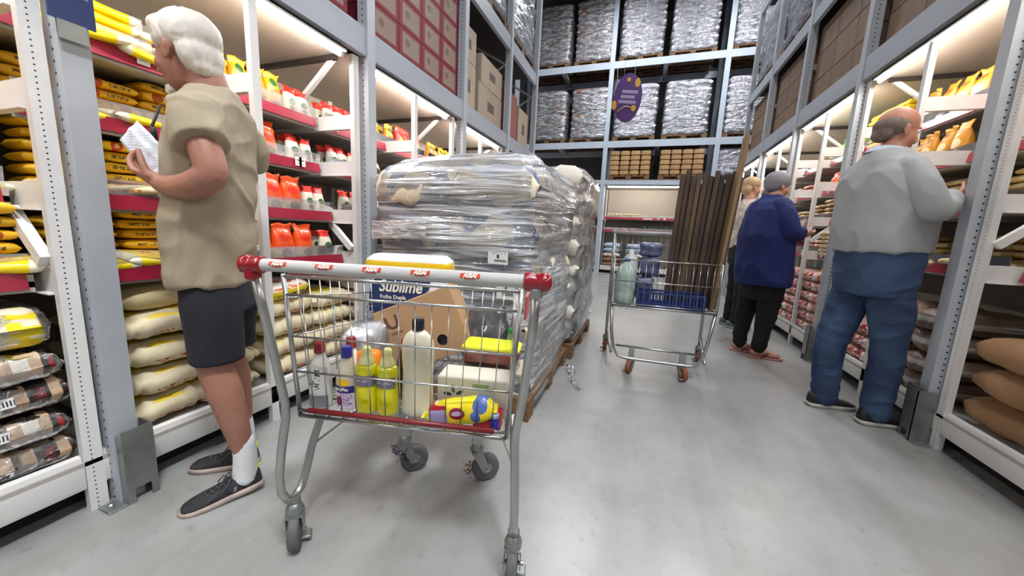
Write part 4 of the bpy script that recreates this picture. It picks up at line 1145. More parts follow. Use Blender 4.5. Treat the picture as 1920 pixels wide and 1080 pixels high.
# ------------------------------------------------------------------ goods in the front cart
M_whp = mat('white_bottle_plastic', srgb(226, 224, 214), .3, coat=.3, sub=.1)
M_crp = mat('cream_bottle_plastic', srgb(224, 216, 190), .3, coat=.3)


def gthing(name, label, cat, x, y, z, rz=0): return thing(name, label, cat, inC(x, y, z), CT_ + rz)


def bottle(name, label, x, y, z, r, h, capr, caph, mbody, mcap, sy=.8, prof=None, lab=None, labz=(.1, .5), rz=0):
    t = gthing(name, label, 'bottle', x, y, z, rz)
    bh = h - caph
    prof = prof or [(.85, 0), (.97, .02), (1, .06), (1, .60), (.96, .70), (.80, .82), (.55, .92), (capr / r * .9, .97), (capr / r * .9, 1.0)]
    MB().lathe([(a * r, b * bh) for a, b in prof], n=24, sy=sy).obj('body', mbody, t, True)
    MB().lathe([(capr, 0), (capr * 1.04, caph * .1), (capr, caph * .8), (capr * .8, caph)], (0, 0, bh), 18).obj('cap', mcap, t, 0.7)
    if lab:
        a0, a1 = labz
        mb = MB()
        n = 14
        rg_ = [[(-(r + .0008) * math.sin(q), -(r * sy + .0008) * math.cos(q), bh * v) for q in [-1.15 + 2.3 * k / n for k in range(n + 1)]] for v in (a0, a1)]
        mb.loft(rg_, caps=False, closed=False)
        l = mb.obj('label_sticker', lab, t, True)
        return t, l
    return t, None


zb = .4445
M_l1 = mat('grey_green_label', srgb(206, 206, 200), .4, shapes=[('b', .5, .14, .6, .16, srgb(130, 132, 138)), ('e', .45, .55, .3, .12, srgb(56, 72, 40), 60), ('b', .62, .82, .12, .14, srgb(40, 40, 44), 60)], axes='xz')
bottle('cleaner_bottle', 'white bottle with red cap and grey green label at the near left of the cart', -.278, .085, zb, .034, .200, .015, .032, M_whp, M_rcap, lab=M_l1, labz=(.03, .78))
bottle('cleaner_bottle', 'white bottle with red cap standing behind the blue capped bottle', -.222, .16, zb, .034, .20, .0155, .034, M_whp, M_rcap)
M_l2 = mat('purple_yellow_label', srgb(216, 206, 224), .4, shapes=[('e', .5, .86, .34, .15, srgb(244, 196, 30)), ('b', .5, .64, .5, .12, srgb(50, 40, 130)), ('e', .28, .25, .2, .16, srgb(120, 40, 60)), ('b', .7, .3, .2, .2, srgb(150, 110, 160), 120)], axes='xz')
M_blu = mat('blue_plastic', srgb(40, 40, 150), .3, coat=.4)
t, l = bottle('polish_bottle', 'cream bottle with blue cap and purple and yellow label', -.197, .095, zb, .033, .192, .0155, .033, M_crp, M_blu, lab=M_l2, labz=(.03, .62))
put_part(text_mesh('PoliFlor', .0135, M_logt, bold=.0003, squeeze=.9), 'lettering', l, (0, -.0285, .066), (PI / 2, 0, 0))
M_yliq = mat('yellow_detergent', srgb(214, 208, 8), .12, coat=.6, sub=.1)
M_ylt = mat('yellow_clear_cap', srgb(232, 232, 160), .25, coat=.4)
M_slab = mat('silver_label', srgb(120, 120, 132), .35, .3, shapes=[('b', .5, .5, .35, .1, srgb(190, 190, 200), 80)], axes='xz')
for x, l in ((-.128, 'yellow detergent bottle next to the blue capped polish bottle'), (-.064, 'yellow detergent bottle beside the big cream bottle')):
    t, q = bottle('detergent_bottle', l, x, .085, zb, .0325, .205, .010, .012, M_yliq, M_ylt, prof=[(.8, 0), (.96, .015), (1, .05), (1, .40), (.93, .46), (.92, .54), (1, .60), (1, .68), (.92, .745), (.72, .77)], lab=M_slab, labz=(.45, .62), sy=.85)
    MB().lathe([(.0225, 0), (.024, .004), (.018, .018), (.0125, .03), (.0135, .034), (.0135, .047), (.008, .052)], (0, 0, .149), 18).obj('nozzle', M_ylt, t, True)
    for ch in t.children:
        if ch.name.startswith('cap'): bpy.data.objects.remove(ch)
M_navy = mat('navy_plastic', srgb(20, 20, 36), .25, coat=.4)
bottle('softener_bottle', 'tall cream bottle with black cap in the middle of the cart', .024, .10, zb, .049, .295, .0175, .035, M_crp, M_navy, sy=.6,
       prof=[(.85, 0), (.96, .02), (1.0, .07), (.97, .25), (.92, .5), (.98, .68), (1.0, .80), (.92, .88), (.74, .94), (.48, .985), (.30, 1.0)])
M_dkb = mat('dark_brown_plastic', srgb(50, 34, 32), .25, coat=.4)
bottle('sauce_bottle', 'dark brown bottle with red cap behind the yellow detergent', -.052, .19, zb, .030, .20, .016, .022, M_dkb, M_rcap)
bottle('blue_bottle', 'small dark blue bottle between the detergent and the big cream bottle', -.012, .22, zb, .022, .11, .010, .018, M_blu, M_whp)
M_org = mat('orange_white_wrapper', srgb(236, 236, 236), .4, shapes=[('b', .5, .86, .6, .14, srgb(236, 130, 30)), ('b', .5, .42, .3, .1, srgb(240, 130, 20))], axes='xz')
o = tag(MB().bbox(-.035, .035, -.02, .02, 0, .165, .008).obj('wrapped_soap_pack', M_org, None, 0.8), 'orange and white pack standing behind the yellow detergent', 'pack')
o.location = inC(-.158, .155, zb); o.rotation_euler = (0, 0, CT_)
put_part(text_mesh('ee', .042, mat('dark_navy_ink', srgb(30, 30, 60), .5), bold=.001), 'lettering', o, (-.004, -.0206, .115), (PI / 2, 0, 0))


def soft_box(w, d, h, b, seed, wr=.01, n=9):
    mb = MB(); rings = []
    for i in range(n):
        v = i / (n - 1)
        e = (1 - abs(2 * v - 1) ** 6) ** .5 if 0 < i < n - 1 else .0
        k_ = 1 - (1 - e) * b / min(w, d) * 2
        ring = []
        for q in range(36):
            a = 2 * PI * q / 36
            ca, sa = math.cos(a), math.sin(a)
            x = math.copysign(abs(ca) ** .3, ca) * w / 2 * k_; y = math.copysign(abs(sa) ** .3, sa) * d / 2 * k_
            g = nz3(x * 9 + seed, y * 9, v * 3) * wr
            ring.append((x + ca * g, y + sa * g, v * h + (g * .6 if i == n - 1 else 0)))
        rings.append(ring)
    return mb.loft(rings)


M_tp = mat('white_tissue_wrap', srgb(236, 238, 244), .35, var=.03, vscale=8, bump=.35, bscale=18, coat=.2)
t = gthing('toilet_paper_pack', 'white wrapped pack of paper rolls in the cart behind the small bottles', 'paper pack', -.236, .285, zb + .004)
for j in range(2):
    for l in range(2):
        MB().lathe([(.035, 0), (.046, .006), (.047, .05), (.046, .092), (.034, .099)], (0, -.048 + j * .097, l * .100), 20).obj('roll', M_tp, t, True)
MB().box(-.03, .0, -.101, -.0995, .12, .145).obj('blue_mark', M_blu, t)
soft_box(.104, .198, .208, .02, 4, .012).obj('wrapper', film('tissue_film', opac=.08, milk=.35, streak=.3, bump=.8, bscale=9), t, True)
t = gthing('toilet_paper_pack', 'small white paper pack lying higher beside the brown box', 'paper pack', -.185, .445, zb + .004)
soft_box(.15, .11, .228, .02, 9, .012).obj('wrapper', M_tp, t, True)
# big Sublime pack
M_sub = mat('white_glossy_wrap', srgb(232, 236, 244), .3, coat=.4, bump=.15, bscale=14, shapes=[('b', .5, .83, .6, .06, srgb(240, 196, 20), )], axes='xz')
t = gthing('kitchen_paper_pack', 'large white navy and yellow paper pack lettered Sublime sticking out of the cart', 'paper pack', -.150, .46, .676, 0.0)
soft_box(.33, .13, .214, .012, 14, .006, 13).obj('wrapper', M_sub, t, True)
M_nv = mat('navy_print', srgb(24, 44, 92), .3, coat=.4)
pts = []
for q in range(11): pts.append((-.135 + .012 * (1 - math.cos(q / 10 * PI / 2)), -.0 + .07 * q / 10 + .045))
pp_ = [(-.136, .02), (-.132, .085), (-.115, .122), (-.08, .134), (.08, .134), (.105, .128), (.10, .10), (.075, .065), (.04, .045), (.0, .036), (-.01, .02)]
MB().prism(pp_, -.0705, -.0695).obj('navy_print', M_nv, t)
MB().prism([(-.136, -.0), (-.132, .018), (-.02, .018), (-.03, .0)], -.0705, -.0695).obj('navy_print', M_nv, t)
put_part(text_mesh('Sublime', .062, M_logt, shear=.25, bold=.0012, squeeze=.86), 'lettering', t, (-.012, -.0712, .098), (PI / 2, 0, 0))
put_part(text_mesh('Folha Dupla', .021, M_logt, bold=.0003), 'lettering', t, (-.04, -.0712, .058), (PI / 2, 0, 0))
# cardboard box with U logo
M_card = mat('cardboard', srgb(182, 146, 108), .75, var=.04, vscale=3, bump=.05)
bx = MB().bbox(-.155, .155, 0, .11, -.24, 0, .002).obj('cardboard_box', M_card, None)
tag(bx, 'brown cardboard box with a dark round logo leaning in the cart', 'box')
bx.matrix_world = CM @ Matrix.Translation((-.245, .335, .676)) @ Matrix.Rotation(-.42, 4, 'Y') @ Matrix.Translation((.155, 0, 0))
M_ink = mat('brown_ink', srgb(98, 66, 54), .8)
mu = MB()
for k in range(15):
    a = PI + PI * k / 14
    mu.tube([(.020 * math.cos(a) - .095, -.0008, -.055 + .020 * math.sin(a)), (.020 * math.cos(a + .2) - .095, -.0008, -.055 + .020 * math.sin(a + .2))], .005 if 3 < k < 12 else .0065, 5)
mu.tube([(-.1155, -.0008, -.03), (-.1155, -.0008, -.056)], .0065, 5).tube([(-.0745, -.0008, -.03), (-.0745, -.0008, -.056)], .0045, 5)
lg = mu.obj('logo_print', M_ink, bx); lg.scale = (1, .12, 1)
put_part(text_mesh('Unilever', .014, M_ink, shear=.3), 'lettering', bx, (-.09, -.0008, -.095), (PI / 2, 0, 0))
MB().tube([(0, 0, 0), (.0, .0004, 0)], .020, 20).obj('dark_print', M_navy, bx, loc=(.06, -.001, -.175))
# tissue box
M_tb = mat('cream_tissue_box', srgb(224, 220, 204), .4, var=.02)
t = gthing('tissue_box', 'cream box with an olive flower print at the near right of the cart', 'box', .186, .165, zb)
MB().bbox(-.108, .108, -.05, .05, 0, .118, .003).obj('carton', M_tb, t)
for k in range(5):
    a = 2 * PI * k / 5 + .5
    c_, s_ = math.cos(a), math.sin(a)
    el = [(-.055 + c_ * .020 + (c_ * .013 * math.cos(q) - s_ * .0055 * math.sin(q)), .062 + s_ * .020 + (s_ * .013 * math.cos(q) + c_ * .0055 * math.sin(q))) for q in [2 * PI * i / 14 for i in range(14)]]
    MB().prism(el, -.0506, -.0501).obj('petal_print', mat('olive_print', srgb(90, 110, 80), .5) if k % 2 else mat('teal_print', srgb(50, 72, 76), .5), t)
MB().box(.0, .05, -.0506, -.0501, .092, .103).obj('green_band', mat('green_band', srgb(150, 180, 110), .5), t)
put_part(text_mesh('m', .05, M_navy, bold=.001), 'lettering', t, (-.02, -.0508, .045), (PI / 2, 0, 0))
# wipes pack in front
M_wp = mat('yellow_wipes_pack', srgb(244, 222, 20), .25, coat=.4, bump=.3, bscale=20, shapes=[('b', .12, .5, .12, .9, srgb(240, 236, 220), 30), ('b', .25, .45, .12, .42, srgb(170, 160, 200)), ('b', .25, .80, .12, .08, srgb(170, 24, 50)), ('e', .50, .55, .10, .24, srgb(140, 24, 60)), ('e', .50, .55, .07, .10, srgb(200, 170, 200)), ('e', .80, .75, .09, .3, srgb(84, 112, 180)), ('e', .72, .35, .06, .25, srgb(90, 120, 200))], axes='xz')
wp = rot_me(pillow(.20, .06, .072, 5, M_wp, nu=17, nv=9, wr=.10, sq=.5).mesh('wp', M_wp, True), Matrix.Rotation(-PI / 2, 4, 'Z'))
o = put(wp, 'wipes_pack', 'yellow pack with a dark red oval lying slanted at the near right of the cart', 'pack', None, inC(.170, .065, .450), (0, -.20, CT_))
M_rb = mat('red_box', srgb(170, 24, 40), .4)
o = tag(MB().bbox(-.055, .055, -.03, .03, 0, .05, .002).obj('small_box', M_rb), 'small red box under the yellow wipes pack at the cart corner', 'box'); o.location = inC(.238, .10, .4445) ; o.rotation_euler = (0, 0, CT_)
o.location = inC(.245, .068, .4445); o.scale = (.7, .8, 1)
bottle('small_bottle', 'small bottle with pale blue cap lying low at the cart corner', .268, .045, zb, .013, .055, .012, .012, M_blu, mat('pale_blue_plastic', srgb(140, 160, 190), .3))
# sponge cloth, brown pack, dark bag, green capped bottle
M_spo = mat('sponge_yellow_white', srgb(228, 232, 40), .7, bump=.4, bscale=90, shapes=[('b', .5, .15, .6, .2, srgb(232, 234, 220))], axes='xz')
o = tag(MB().bbox(-.095, .095, -.05, .05, 0, .022, .008).obj('sponge_pack', M_spo, None, 0.7), 'flat lemon yellow sponge pack on the brown pack in the cart', 'sponge')
o.location = inC(.215, .275, .607); o.rotation_euler = (0, 0.02, CT_)
M_brp = mat('reddish_brown_pack', srgb(112, 58, 46), .3, var=.4, vscale=20, bump=.3, coat=.3)
o = put(soft_box(.185, .10, .042, .01, 3, .008, 7).mesh('bp', M_brp, True), 'snack_pack', 'reddish brown shiny pack beneath the lemon yellow sponge', 'pack', None, inC(.215, .275, .565), (0, 0, CT_))
o = put(soft_box(.18, .11, .118, .01, 3, .008, 7).mesh('bp', mat('grey_brown_pack', srgb(120, 104, 92), .5, bump=.3), True), 'snack_pack', 'grey brown pack low behind the flower print box', 'pack', None, inC(.19, .29, .4445), (0, 0, CT_))
M_bag = mat('dark_shiny_bag', srgb(70, 70, 74), .25, var=.5, vscale=14, bump=1.0, bscale=16, coat=.5)
o = put(soft_box(.17, .11, .27, .02, 23, .05, 13).mesh('bag', M_bag, True), 'plastic_bag', 'crumpled dark grey plastic bag at the far side of the cart', 'bag', None, inC(.165, .43, .4445), (0, 0, CT_))
bottle('drink_bottle', 'clear bottle with green cap behind the yellow sponge', .265, .36, zb, .024, .215, .0125, .016, mat('green_clear_plastic', srgb(120, 150, 130), .1, coat=.5), mat('green_plastic', srgb(10, 130, 70), .3))

# ------------------------------------------------------------------ second cart
c2 = thing('shopping_cart', 'smaller wire cart with orange brown wheels loaded with dark boards', 'cart', (.170, 2.75, 0), .06)
M_rub = mat('orange_brown_tyre', srgb(140, 84, 60), .6)
w0, w1 = .352, .375
mb = MB()
for z in (.835, .68, .515): mb.tube([(-w0, 0, z), (w0, 0, z)], .0045, 6)
for z in (.835, .68): 
    for s in (-1, 1): mb.tube([(s * w0, 0, z), (s * w1, .5, z + .02)], .0035, 6)
for i in range(17):
    u = -1 + 2 * i / 16
    mb.tube([(u * w0, 0.003, .49), (u * w0, .003, .835)], .0018, 5)
    mb.tube([(u * w0, 0, .49), (u * w1, .5, .49)], .0022, 5)
    if i < 17: mb.tube([(u * w1, .5, .49), (u * w1 * .95, .52, 1.0)], .0018, 5)
for i in range(1, 10):
    for s in (-1, 1): mb.tube([(s * (w0 + (w1 - w0) * i / 10), .05 * i, .49), (s * (w0 + (w1 - w0) * i / 10), .05 * i, .84)], .0018, 5)
for z in (.88, .94, .70): mb.tube([(-w1, .51, z), (w1, .51, z)], .0040, 6)
mb.obj('wire_basket', M_chrome, c2, True)
MB().tube([(-w0, 0, .495), (w0, 0, .495)], .008, 8).obj('base_rail', M_steel, c2, True)
MB().tube([(-w0 + .005, .01, .49), (-w0 + .02, 0, .30), (-w0 + .045, -.005, .17), (-w0 + .08, -.01, .118), (-w0 + .14, -.012, .106), (w0 - .14, -.012, .106), (w0 - .09, -.01, .118), (w0 - .05, -.005, .18), (w0 - .03, 0, .30), (w0 - .005, .01, .49)], .0115, 10).obj('bumper_frame', M_steel, c2, True)
MB().tube([(-w0 + .06, .03, .185), (w0 - .06, .03, .185)], .009, 8).obj('cross_bar', M_steel, c2, True)
for s in (-1, 1):
    MB().tube([(s * w1, .50, 1.02), (s * w1, .50, .5), (s * w1, .48, .14)], .0125, 10).obj('leg', M_steel, c2, True)
    MB().tube([(s * (w0 - .03), .02, .13), (s * w1, .46, .20)], .010, 8).obj('side_frame', M_steel, c2, True)
    MB().tube([(s * w0, 0, .49), (s * w0, 0, .84)], .006, 8).obj('corner_post', M_steel, c2, True)
    MB().box(s * .175 - .02, s * .175 + .02, -.01, .03, .10, .185).obj('caster_mount', M_steel, c2)
    caster(c2, s * .175, 0, PI + .35 * s, r=.05, h=.12, tyre=M_rub, hub=M_rub, trail=.028, brake=True)
    caster(c2, s * w1, .48, PI * .98, r=.05, h=.14, tyre=M_rub, hub=M_tyre, trail=-.01, brake=True)
MB().tube([(-w1 - .02, .53, 1.03), (w1 + .02, .53, 1.03)], .017, 12).obj('handle', M_hgrey, c2, True)
C2M = Matrix.Translation((.170, 2.75, 0)) @ Matrix.Rotation(.06, 4, 'Z')
def in2(x, y, z): return tuple(C2M @ Vector((x, y, z)))
M_bd = mat('dark_board', srgb(66, 50, 38), .65, var=.35, vscale=5, stretch=(6, 1, .6), bump=.15, rnd=.25)
M_bd2 = mat('lighter_board', srgb(96, 76, 52), .65, var=.2, vscale=5, stretch=(6, 1, .6), bump=.15, rnd=.1)
for k in range(11):
    x = .035 + k * .0335
    h = .96 + .03 * math.sin(k * 2.3) + .01 * (k % 3)
    o = MB().bbox(-.0155, .0155, -.011, .011, 0, h, .002).obj('board', M_bd2 if k in (3, ) else M_bd)
    tag(o, ('lighter brown board standing among the dark boards in the second cart' if k == 3 else 'dark brown board standing upright in the second cart'), 'board', 'dark boards in the second cart' if k != 3 else None)
    o.matrix_world = C2M @ Matrix.Translation((x, .20 + .014 * (k % 2), .497)) @ Matrix.Rotation(.03 + .004 * k, 4, 'Y')
for k in range(10):
    o = MB().bbox(-.0155, .0155, -.011, .011, 0, .93 + .03 * math.sin(k * 1.7), .002).obj('board', M_bd)
    tag(o, 'dark brown board standing upright in the second cart', 'board', 'dark boards in the second cart')
    o.matrix_world = C2M @ Matrix.Translation((.05 + k * .0345, .245 + .012 * (k % 2), .497)) @ Matrix.Rotation(.035 + .004 * k, 4, 'Y')
o = MB().bbox(-.011, .011, -.05, .05, 0, 1.20, .002).obj('board', mat('yellow_brown_board', srgb(124, 98, 68), .6, var=.1, vscale=4))
tag(o, 'tall yellowish brown board edge standing taller than the dark boards', 'board')
o.matrix_world = C2M @ Matrix.Translation((.335, .13, .497)) @ Matrix.Rotation(.07, 4, 'Y')
M_wat = mat('pale_green_plastic', srgb(176, 196, 188), .15, coat=.6, bump=.1)
t = thing('water_bottle', 'large pale green water bottle with blue cap in the second cart', 'bottle', in2(-.265, .10, .497), .06)
MB().lathe([(.066, 0), (.074, .01), (.075, .08), (.072, .09), (.075, .1), (.075, .18), (.072, .19), (.074, .2), (.070, .24), (.05, .285), (.022, .31), (.02, .32)], n=22).obj('body', M_wat, t, True)
MB().lathe([(.022, 0), (.022, .018), (.018, .022)], (0, 0, .32), 14).obj('cap', M_blu, t, True)
t = thing('water_bottle', 'second pale bottle behind the large one in the second cart', 'bottle', in2(-.235, .27, .497), .06)
MB().lathe([(.05, 0), (.056, .01), (.056, .3), (.05, .34), (.02, .375), (.018, .40), (.014, .403)], n=18).obj('body', mat('pale_white_plastic', srgb(206, 216, 218), .3), t, True)
M_bc2 = mat('blue_crate_plastic', srgb(32, 50, 108), .45)
t = thing('folding_crate', 'blue plastic crate lying in the second cart', 'crate', in2(.055, .11, .4965), .06)
mb = MB().box(-.225, .225, -.08, .08, 0, .006)
for s in (-1, 1):
    mb.box(-.225, .225, s * .08 - .003, s * .08 + .003, 0, .035).box(-.225, .225, s * .08 - .005, s * .08 + .005, .10, .115)
    mb.box(s * .225 - .003, s * .225 + .003, -.08, .08, 0, .115)
    for k in range(20): mb.box(-.22 + k * .023, -.21 + k * .023, s * .08 - .002, s * .08 + .002, .035, .10)
mb.obj('body', M_bc2, t)
M_pb = mat('purple_blue_pack', srgb(80, 84, 116), .3, var=.5, vscale=18, bump=.5, coat=.4)
for i, (x, y, z, w_, h, l) in enumerate([(-.115, .30, .497, .13, .2, 'lower shiny purple blue pack in the second cart'), (-.095, .30, .70, .15, .15, 'middle shiny purple blue pack in the second cart'), (-.09, .32, .852, .17, .11, 'top shiny purple blue pack in the second cart')]):
    put(soft_box(w_, .12, h, .02, i * 5, .02, 9).mesh('pk', M_pb, True), 'snack_pack', l, 'pack', None, in2(x, y, z), (0, 0, .06))

# fluff caught in the far casters
mb = MB()
for k in range(60):
    a, b = rg.uniform(0, 6.28), rg.uniform(-1, 1)
    p = Vector((-.165 + .03 * rg.uniform(-1, 1), .405 + .02 * rg.uniform(-1, 1), .095 + .028 * rg.uniform(-1, 1)))
    mb.tube([p, p + Vector((math.cos(a) * .012, math.sin(a) * .01, b * .014)), p + Vector((math.cos(a + 1) * .018, math.sin(a + 1) * .012, b * .01))], .0012, 4)
mb.obj('fluff', mat('purple_fluff', srgb(70, 34, 84), .95), ct)
mb = MB()
for k in range(40):
    a, b = rg.uniform(0, 6.28), rg.uniform(-1, 1)
    p = Vector((.115 + .012 * rg.uniform(-1, 1), .415 + .02 * rg.uniform(-1, 1), .055 + .03 * rg.uniform(-1, 1)))
    mb.tube([p, p + Vector((math.cos(a) * .012, math.sin(a) * .01, b * .014))], .0015, 4)
mb.obj('fluff', mat('brown_fluff', srgb(130, 84, 62), .95), ct)

# ------------------------------------------------------------------ people
def ell(mb, c, r, rot=None, n=20, m=12, mi=0):
    R3 = rot or Matrix.Identity(4)
    rings = []
    for i in range(1, m):
        p = PI * i / m
        rings.append([tuple(Vector(c) + (R3 @ Vector((r[0] * math.sin(p) * math.cos(2 * PI * k / n), r[1] * math.sin(p) * math.sin(2 * PI * k / n), -r[2] * math.cos(p))))) for k in range(n)])
    return mb.loft(rings, mi=mi)


def limb(mb, pts, rs, n=14, sy=1.0):
    """tapered limb with rounded ends through pts"""
    P = [Vector(p) for p in pts]
    Q, R_ = [], []
    for i in range(len(P) - 1):
        for k in range(5):
            f = k / 5
            p0 = P[max(i - 1, 0)]; p1 = P[i]; p2 = P[i + 1]; p3 = P[min(i + 2, len(P) - 1)]
            q = 0.5 * ((2 * p1) + (p2 - p0) * f + (2 * p0 - 5 * p1 + 4 * p2 - p3) * f * f + (3 * p1 - p0 - 3 * p2 + p3) * f ** 3)
            Q.append(q); R_.append(rs[i] + (rs[i + 1] - rs[i]) * f)
    Q.append(P[-1]); R_.append(rs[-1])
    a = (Q[0] - Q[1]).normalized(); b = (Q[-1] - Q[-2]).normalized()
    Q = [Q[0] + a * R_[0] * .9, Q[0] + a * R_[0] * .55] + Q + [Q[-1] + b * R_[-1] * .55, Q[-1] + b * R_[-1] * .9]
    R_ = [R_[0] * .3, R_[0] * .8] + R_ + [R_[-1] * .8, R_[-1] * .3]
    return mb.tube(Q, R_, n)


def stackloft(mb, secs, n=28, p=.8):
    """secs: (z, xc, a, hw)"""
    rings = []
    S_ = []
    for i in range(len(secs) - 1):
        for k in range(3):
            f = k / 3
            S_.append([secs[i][j] + (secs[i + 1][j] - secs[i][j]) * f for j in range(len(secs[0]))])
    S_.append(list(secs[-1]))
    for z, xc, a, hw in S_:
        rings.append([(xc + math.copysign(abs(math.cos(q)) ** p, math.cos(q)) * a, math.copysign(abs(math.sin(q)) ** p, math.sin(q)) * hw, z) for q in (2 * PI * k / n for k in range(n))])
    return mb.loft(rings)


def remesh(mb, name, mats, voxel=.006, smooth=4, fold=None, seed=0, keep=None):
    me = mb.mesh(name, mats, True)
    o = bpy.data.objects.new('tmp', me); C.objects.link(o)
    m = o.modifiers.new('r', 'REMESH'); m.mode = 'VOXEL'; m.voxel_size = voxel; m.use_smooth_shade = True
    if smooth:
        s = o.modifiers.new('s', 'SMOOTH'); s.iterations = smooth; s.factor = .5
    dg = bpy.context.evaluated_depsgraph_get()
    m2 = bpy.data.meshes.new_from_object(o.evaluated_get(dg))
    bpy.data.objects.remove(o)
    if fold:
        nrm = [v.normal.copy() for v in m2.vertices]
        for v, nn in zip(m2.vertices, nrm):
            v.co += nn * fold(v.co)
    m2.materials.clear()
    for q in (mats if isinstance(mats, (list, tuple)) else [mats]): m2.materials.append(q)
    m2.polygons.foreach_set('use_smooth', [True] * len(m2.polygons))
    m2.update()
    return m2


def cloth_fold(amp, s, f1=7, f2=16, st=(1, 1, .45), diag=0):
    def f(c):
        x, y, z = c.x * st[0], c.y * st[1], c.z * st[2] + diag * c.x
        a = noise.noise(Vector((x, y, z)) * f1 + Vector((s, s, s)))
        b = noise.noise(Vector((x, y, z)) * f2 + Vector((s * 2, 0, s)))
        return amp * (max(-.5, (1 - abs(a) ** .8 * 3.0)) * 1.2 + b * .5 + .75)
    return f


def hand(mb, W_, d, nrm, side, curl=(.5, .5, .5, .5), thumb=(.5, .6), sc=.92):
    W_, d, nrm = Vector(W_), Vector(d).normalized(), Vector(nrm).normalized()
    nrm = (nrm - d * nrm.dot(d)).normalized()
    l = d.cross(nrm) * side            # towards the thumb
    R3 = Matrix((d, l, nrm)).transposed().to_4x4()
    ell(mb, W_ + d * .048 * sc, (.05 * sc, .040 * sc, .016 * sc), R3)
    ell(mb, W_ + d * .03 * sc + l * .022 * sc + nrm * .006, (.034 * sc, .018 * sc, .016 * sc), R3)
    lens = ((.040, .024, .020), (.044, .028, .021), (.040, .026, .020), (.032, .020, .018))
    for i in range(4):
        p = W_ + d * (.088 - .004 * abs(i - 1)) * sc + l * (.029 - i * .0195) * sc
        pts = [p - d * .02 * sc, p]
        ang = 0
        for j, L_ in enumerate(lens[i]):
            ang += curl[i] * (1.0 if j else .8)
            p = p + (d * math.cos(ang) + nrm * math.sin(ang)) * L_ * sc
            pts.append(p.copy())
        limb(mb, pts, [.0085 * sc, .0092 * sc, .0085 * sc, .0078 * sc, .0066 * sc], 10)
    p = W_ + d * .022 * sc + l * .030 * sc
    td = (d * .75 + l * (.75 - thumb[0]) + nrm * thumb[1]).normalized()
    t2 = (td + nrm * .35 * thumb[1] - l * .25 * thumb[0] + d * .2).normalized()
    limb(mb, [p, p + td * .036 * sc, p + td * .036 * sc + t2 * .028 * sc, p + td * .036 * sc + t2 * .050 * sc], [.013 * sc, .0105 * sc, .0095 * sc, .0075 * sc], 10)


def head(mb, Hm, s=1.0):
    def e(c, r, rot=None):
        q = Matrix.Rotation(rot[0], 4, rot[1]) if rot else Matrix.Identity(4)
        ell(mb, Hm @ (Vector(c) * s), [x * s for x in r], Hm.to_3x3().to_4x4() @ q)
    e((-.012, 0, .035), (.092, .073, .083))
    e((.018, 0, -.02), (.070, .061, .085))
    e((.022, 0, -.070), (.056, .046, .040))
    e((.060, 0, -.094), (.020, .022, .015))
    e((.074, 0, .024), (.016, .044, .009))
    for sd in (-1, 1):
        e((.048, sd * .034, -.030), (.030, .024, .026))
        e((-.006, sd * .073, -.012), (.017, .007, .031), (-.25, 'Y'))
        e((-.013, sd * .078, .000), (.010, .006, .016), (-.25, 'Y'))
        e((.098, sd * .011, -.038), (.009, .008, .007))
    mb.tube([Hm @ (Vector(p) * s) for p in ((.080, 0, .020), (.092, 0, .0), (.106, 0, -.030), (.096, 0, -.043))], [.006 * s, .0075 * s, .0115 * s, .006 * s], 10)
    e((.083, 0, -.058), (.010, .022, .006)); e((.082, 0, -.068), (.010, .018, .006))


def headM(c, yaw=0, pitch=0, roll=0):
    return Matrix.Translation(c) @ Matrix.Rotation(yaw, 4, 'Z') @ Matrix.Rotation(pitch, 4, 'Y') @ Matrix.Rotation(roll, 4, 'X')


def eyes(t, Hm, s=1.0):
    for sd in (-1, 1):
        mb = MB(); ell(mb, Hm @ (Vector((.073, sd * .029, .006)) * s), (.0125 * s,) * 3)
        mb.obj('eye', mat('eye_white', (.75, .72, .7), .2), t, True)
        mb = MB(); ell(mb, Hm @ (Vector((.0825, sd * .029, .006)) * s), (.0045 * s, .0055 * s, .0055 * s))
        mb.obj('iris', mat('iris', (.03, .02, .015), .2), t, True)


def hair_obj(t, Hm, ells, m, s=1.0, seed=1, amp=.004):
    mb = MB()
    for c, r in ells: ell(mb, Hm @ (Vector(c) * s), [x * s for x in r], Hm.to_3x3().to_4x4())
    inv = Hm.inverted()
    def f(c):
        q = inv @ c
        a = math.atan2(q.y, q.x + .03) * 5
        return amp * (noise.noise(Vector((a * 1.5, q.z * 14, seed))) * 1.0 + noise.noise(Vector((a * 5, q.z * 22, seed + 4))) * .8)
    me = remesh(mb, 'hair', m, .005, 8, f)
    o = bpy.data.objects.new('hair', me); C.objects.link(o); o.parent = t
    return o


def add(t, me, name):
    o = bpy.data.objects.new(name, me); C.objects.link(o); o.parent = t
    return o


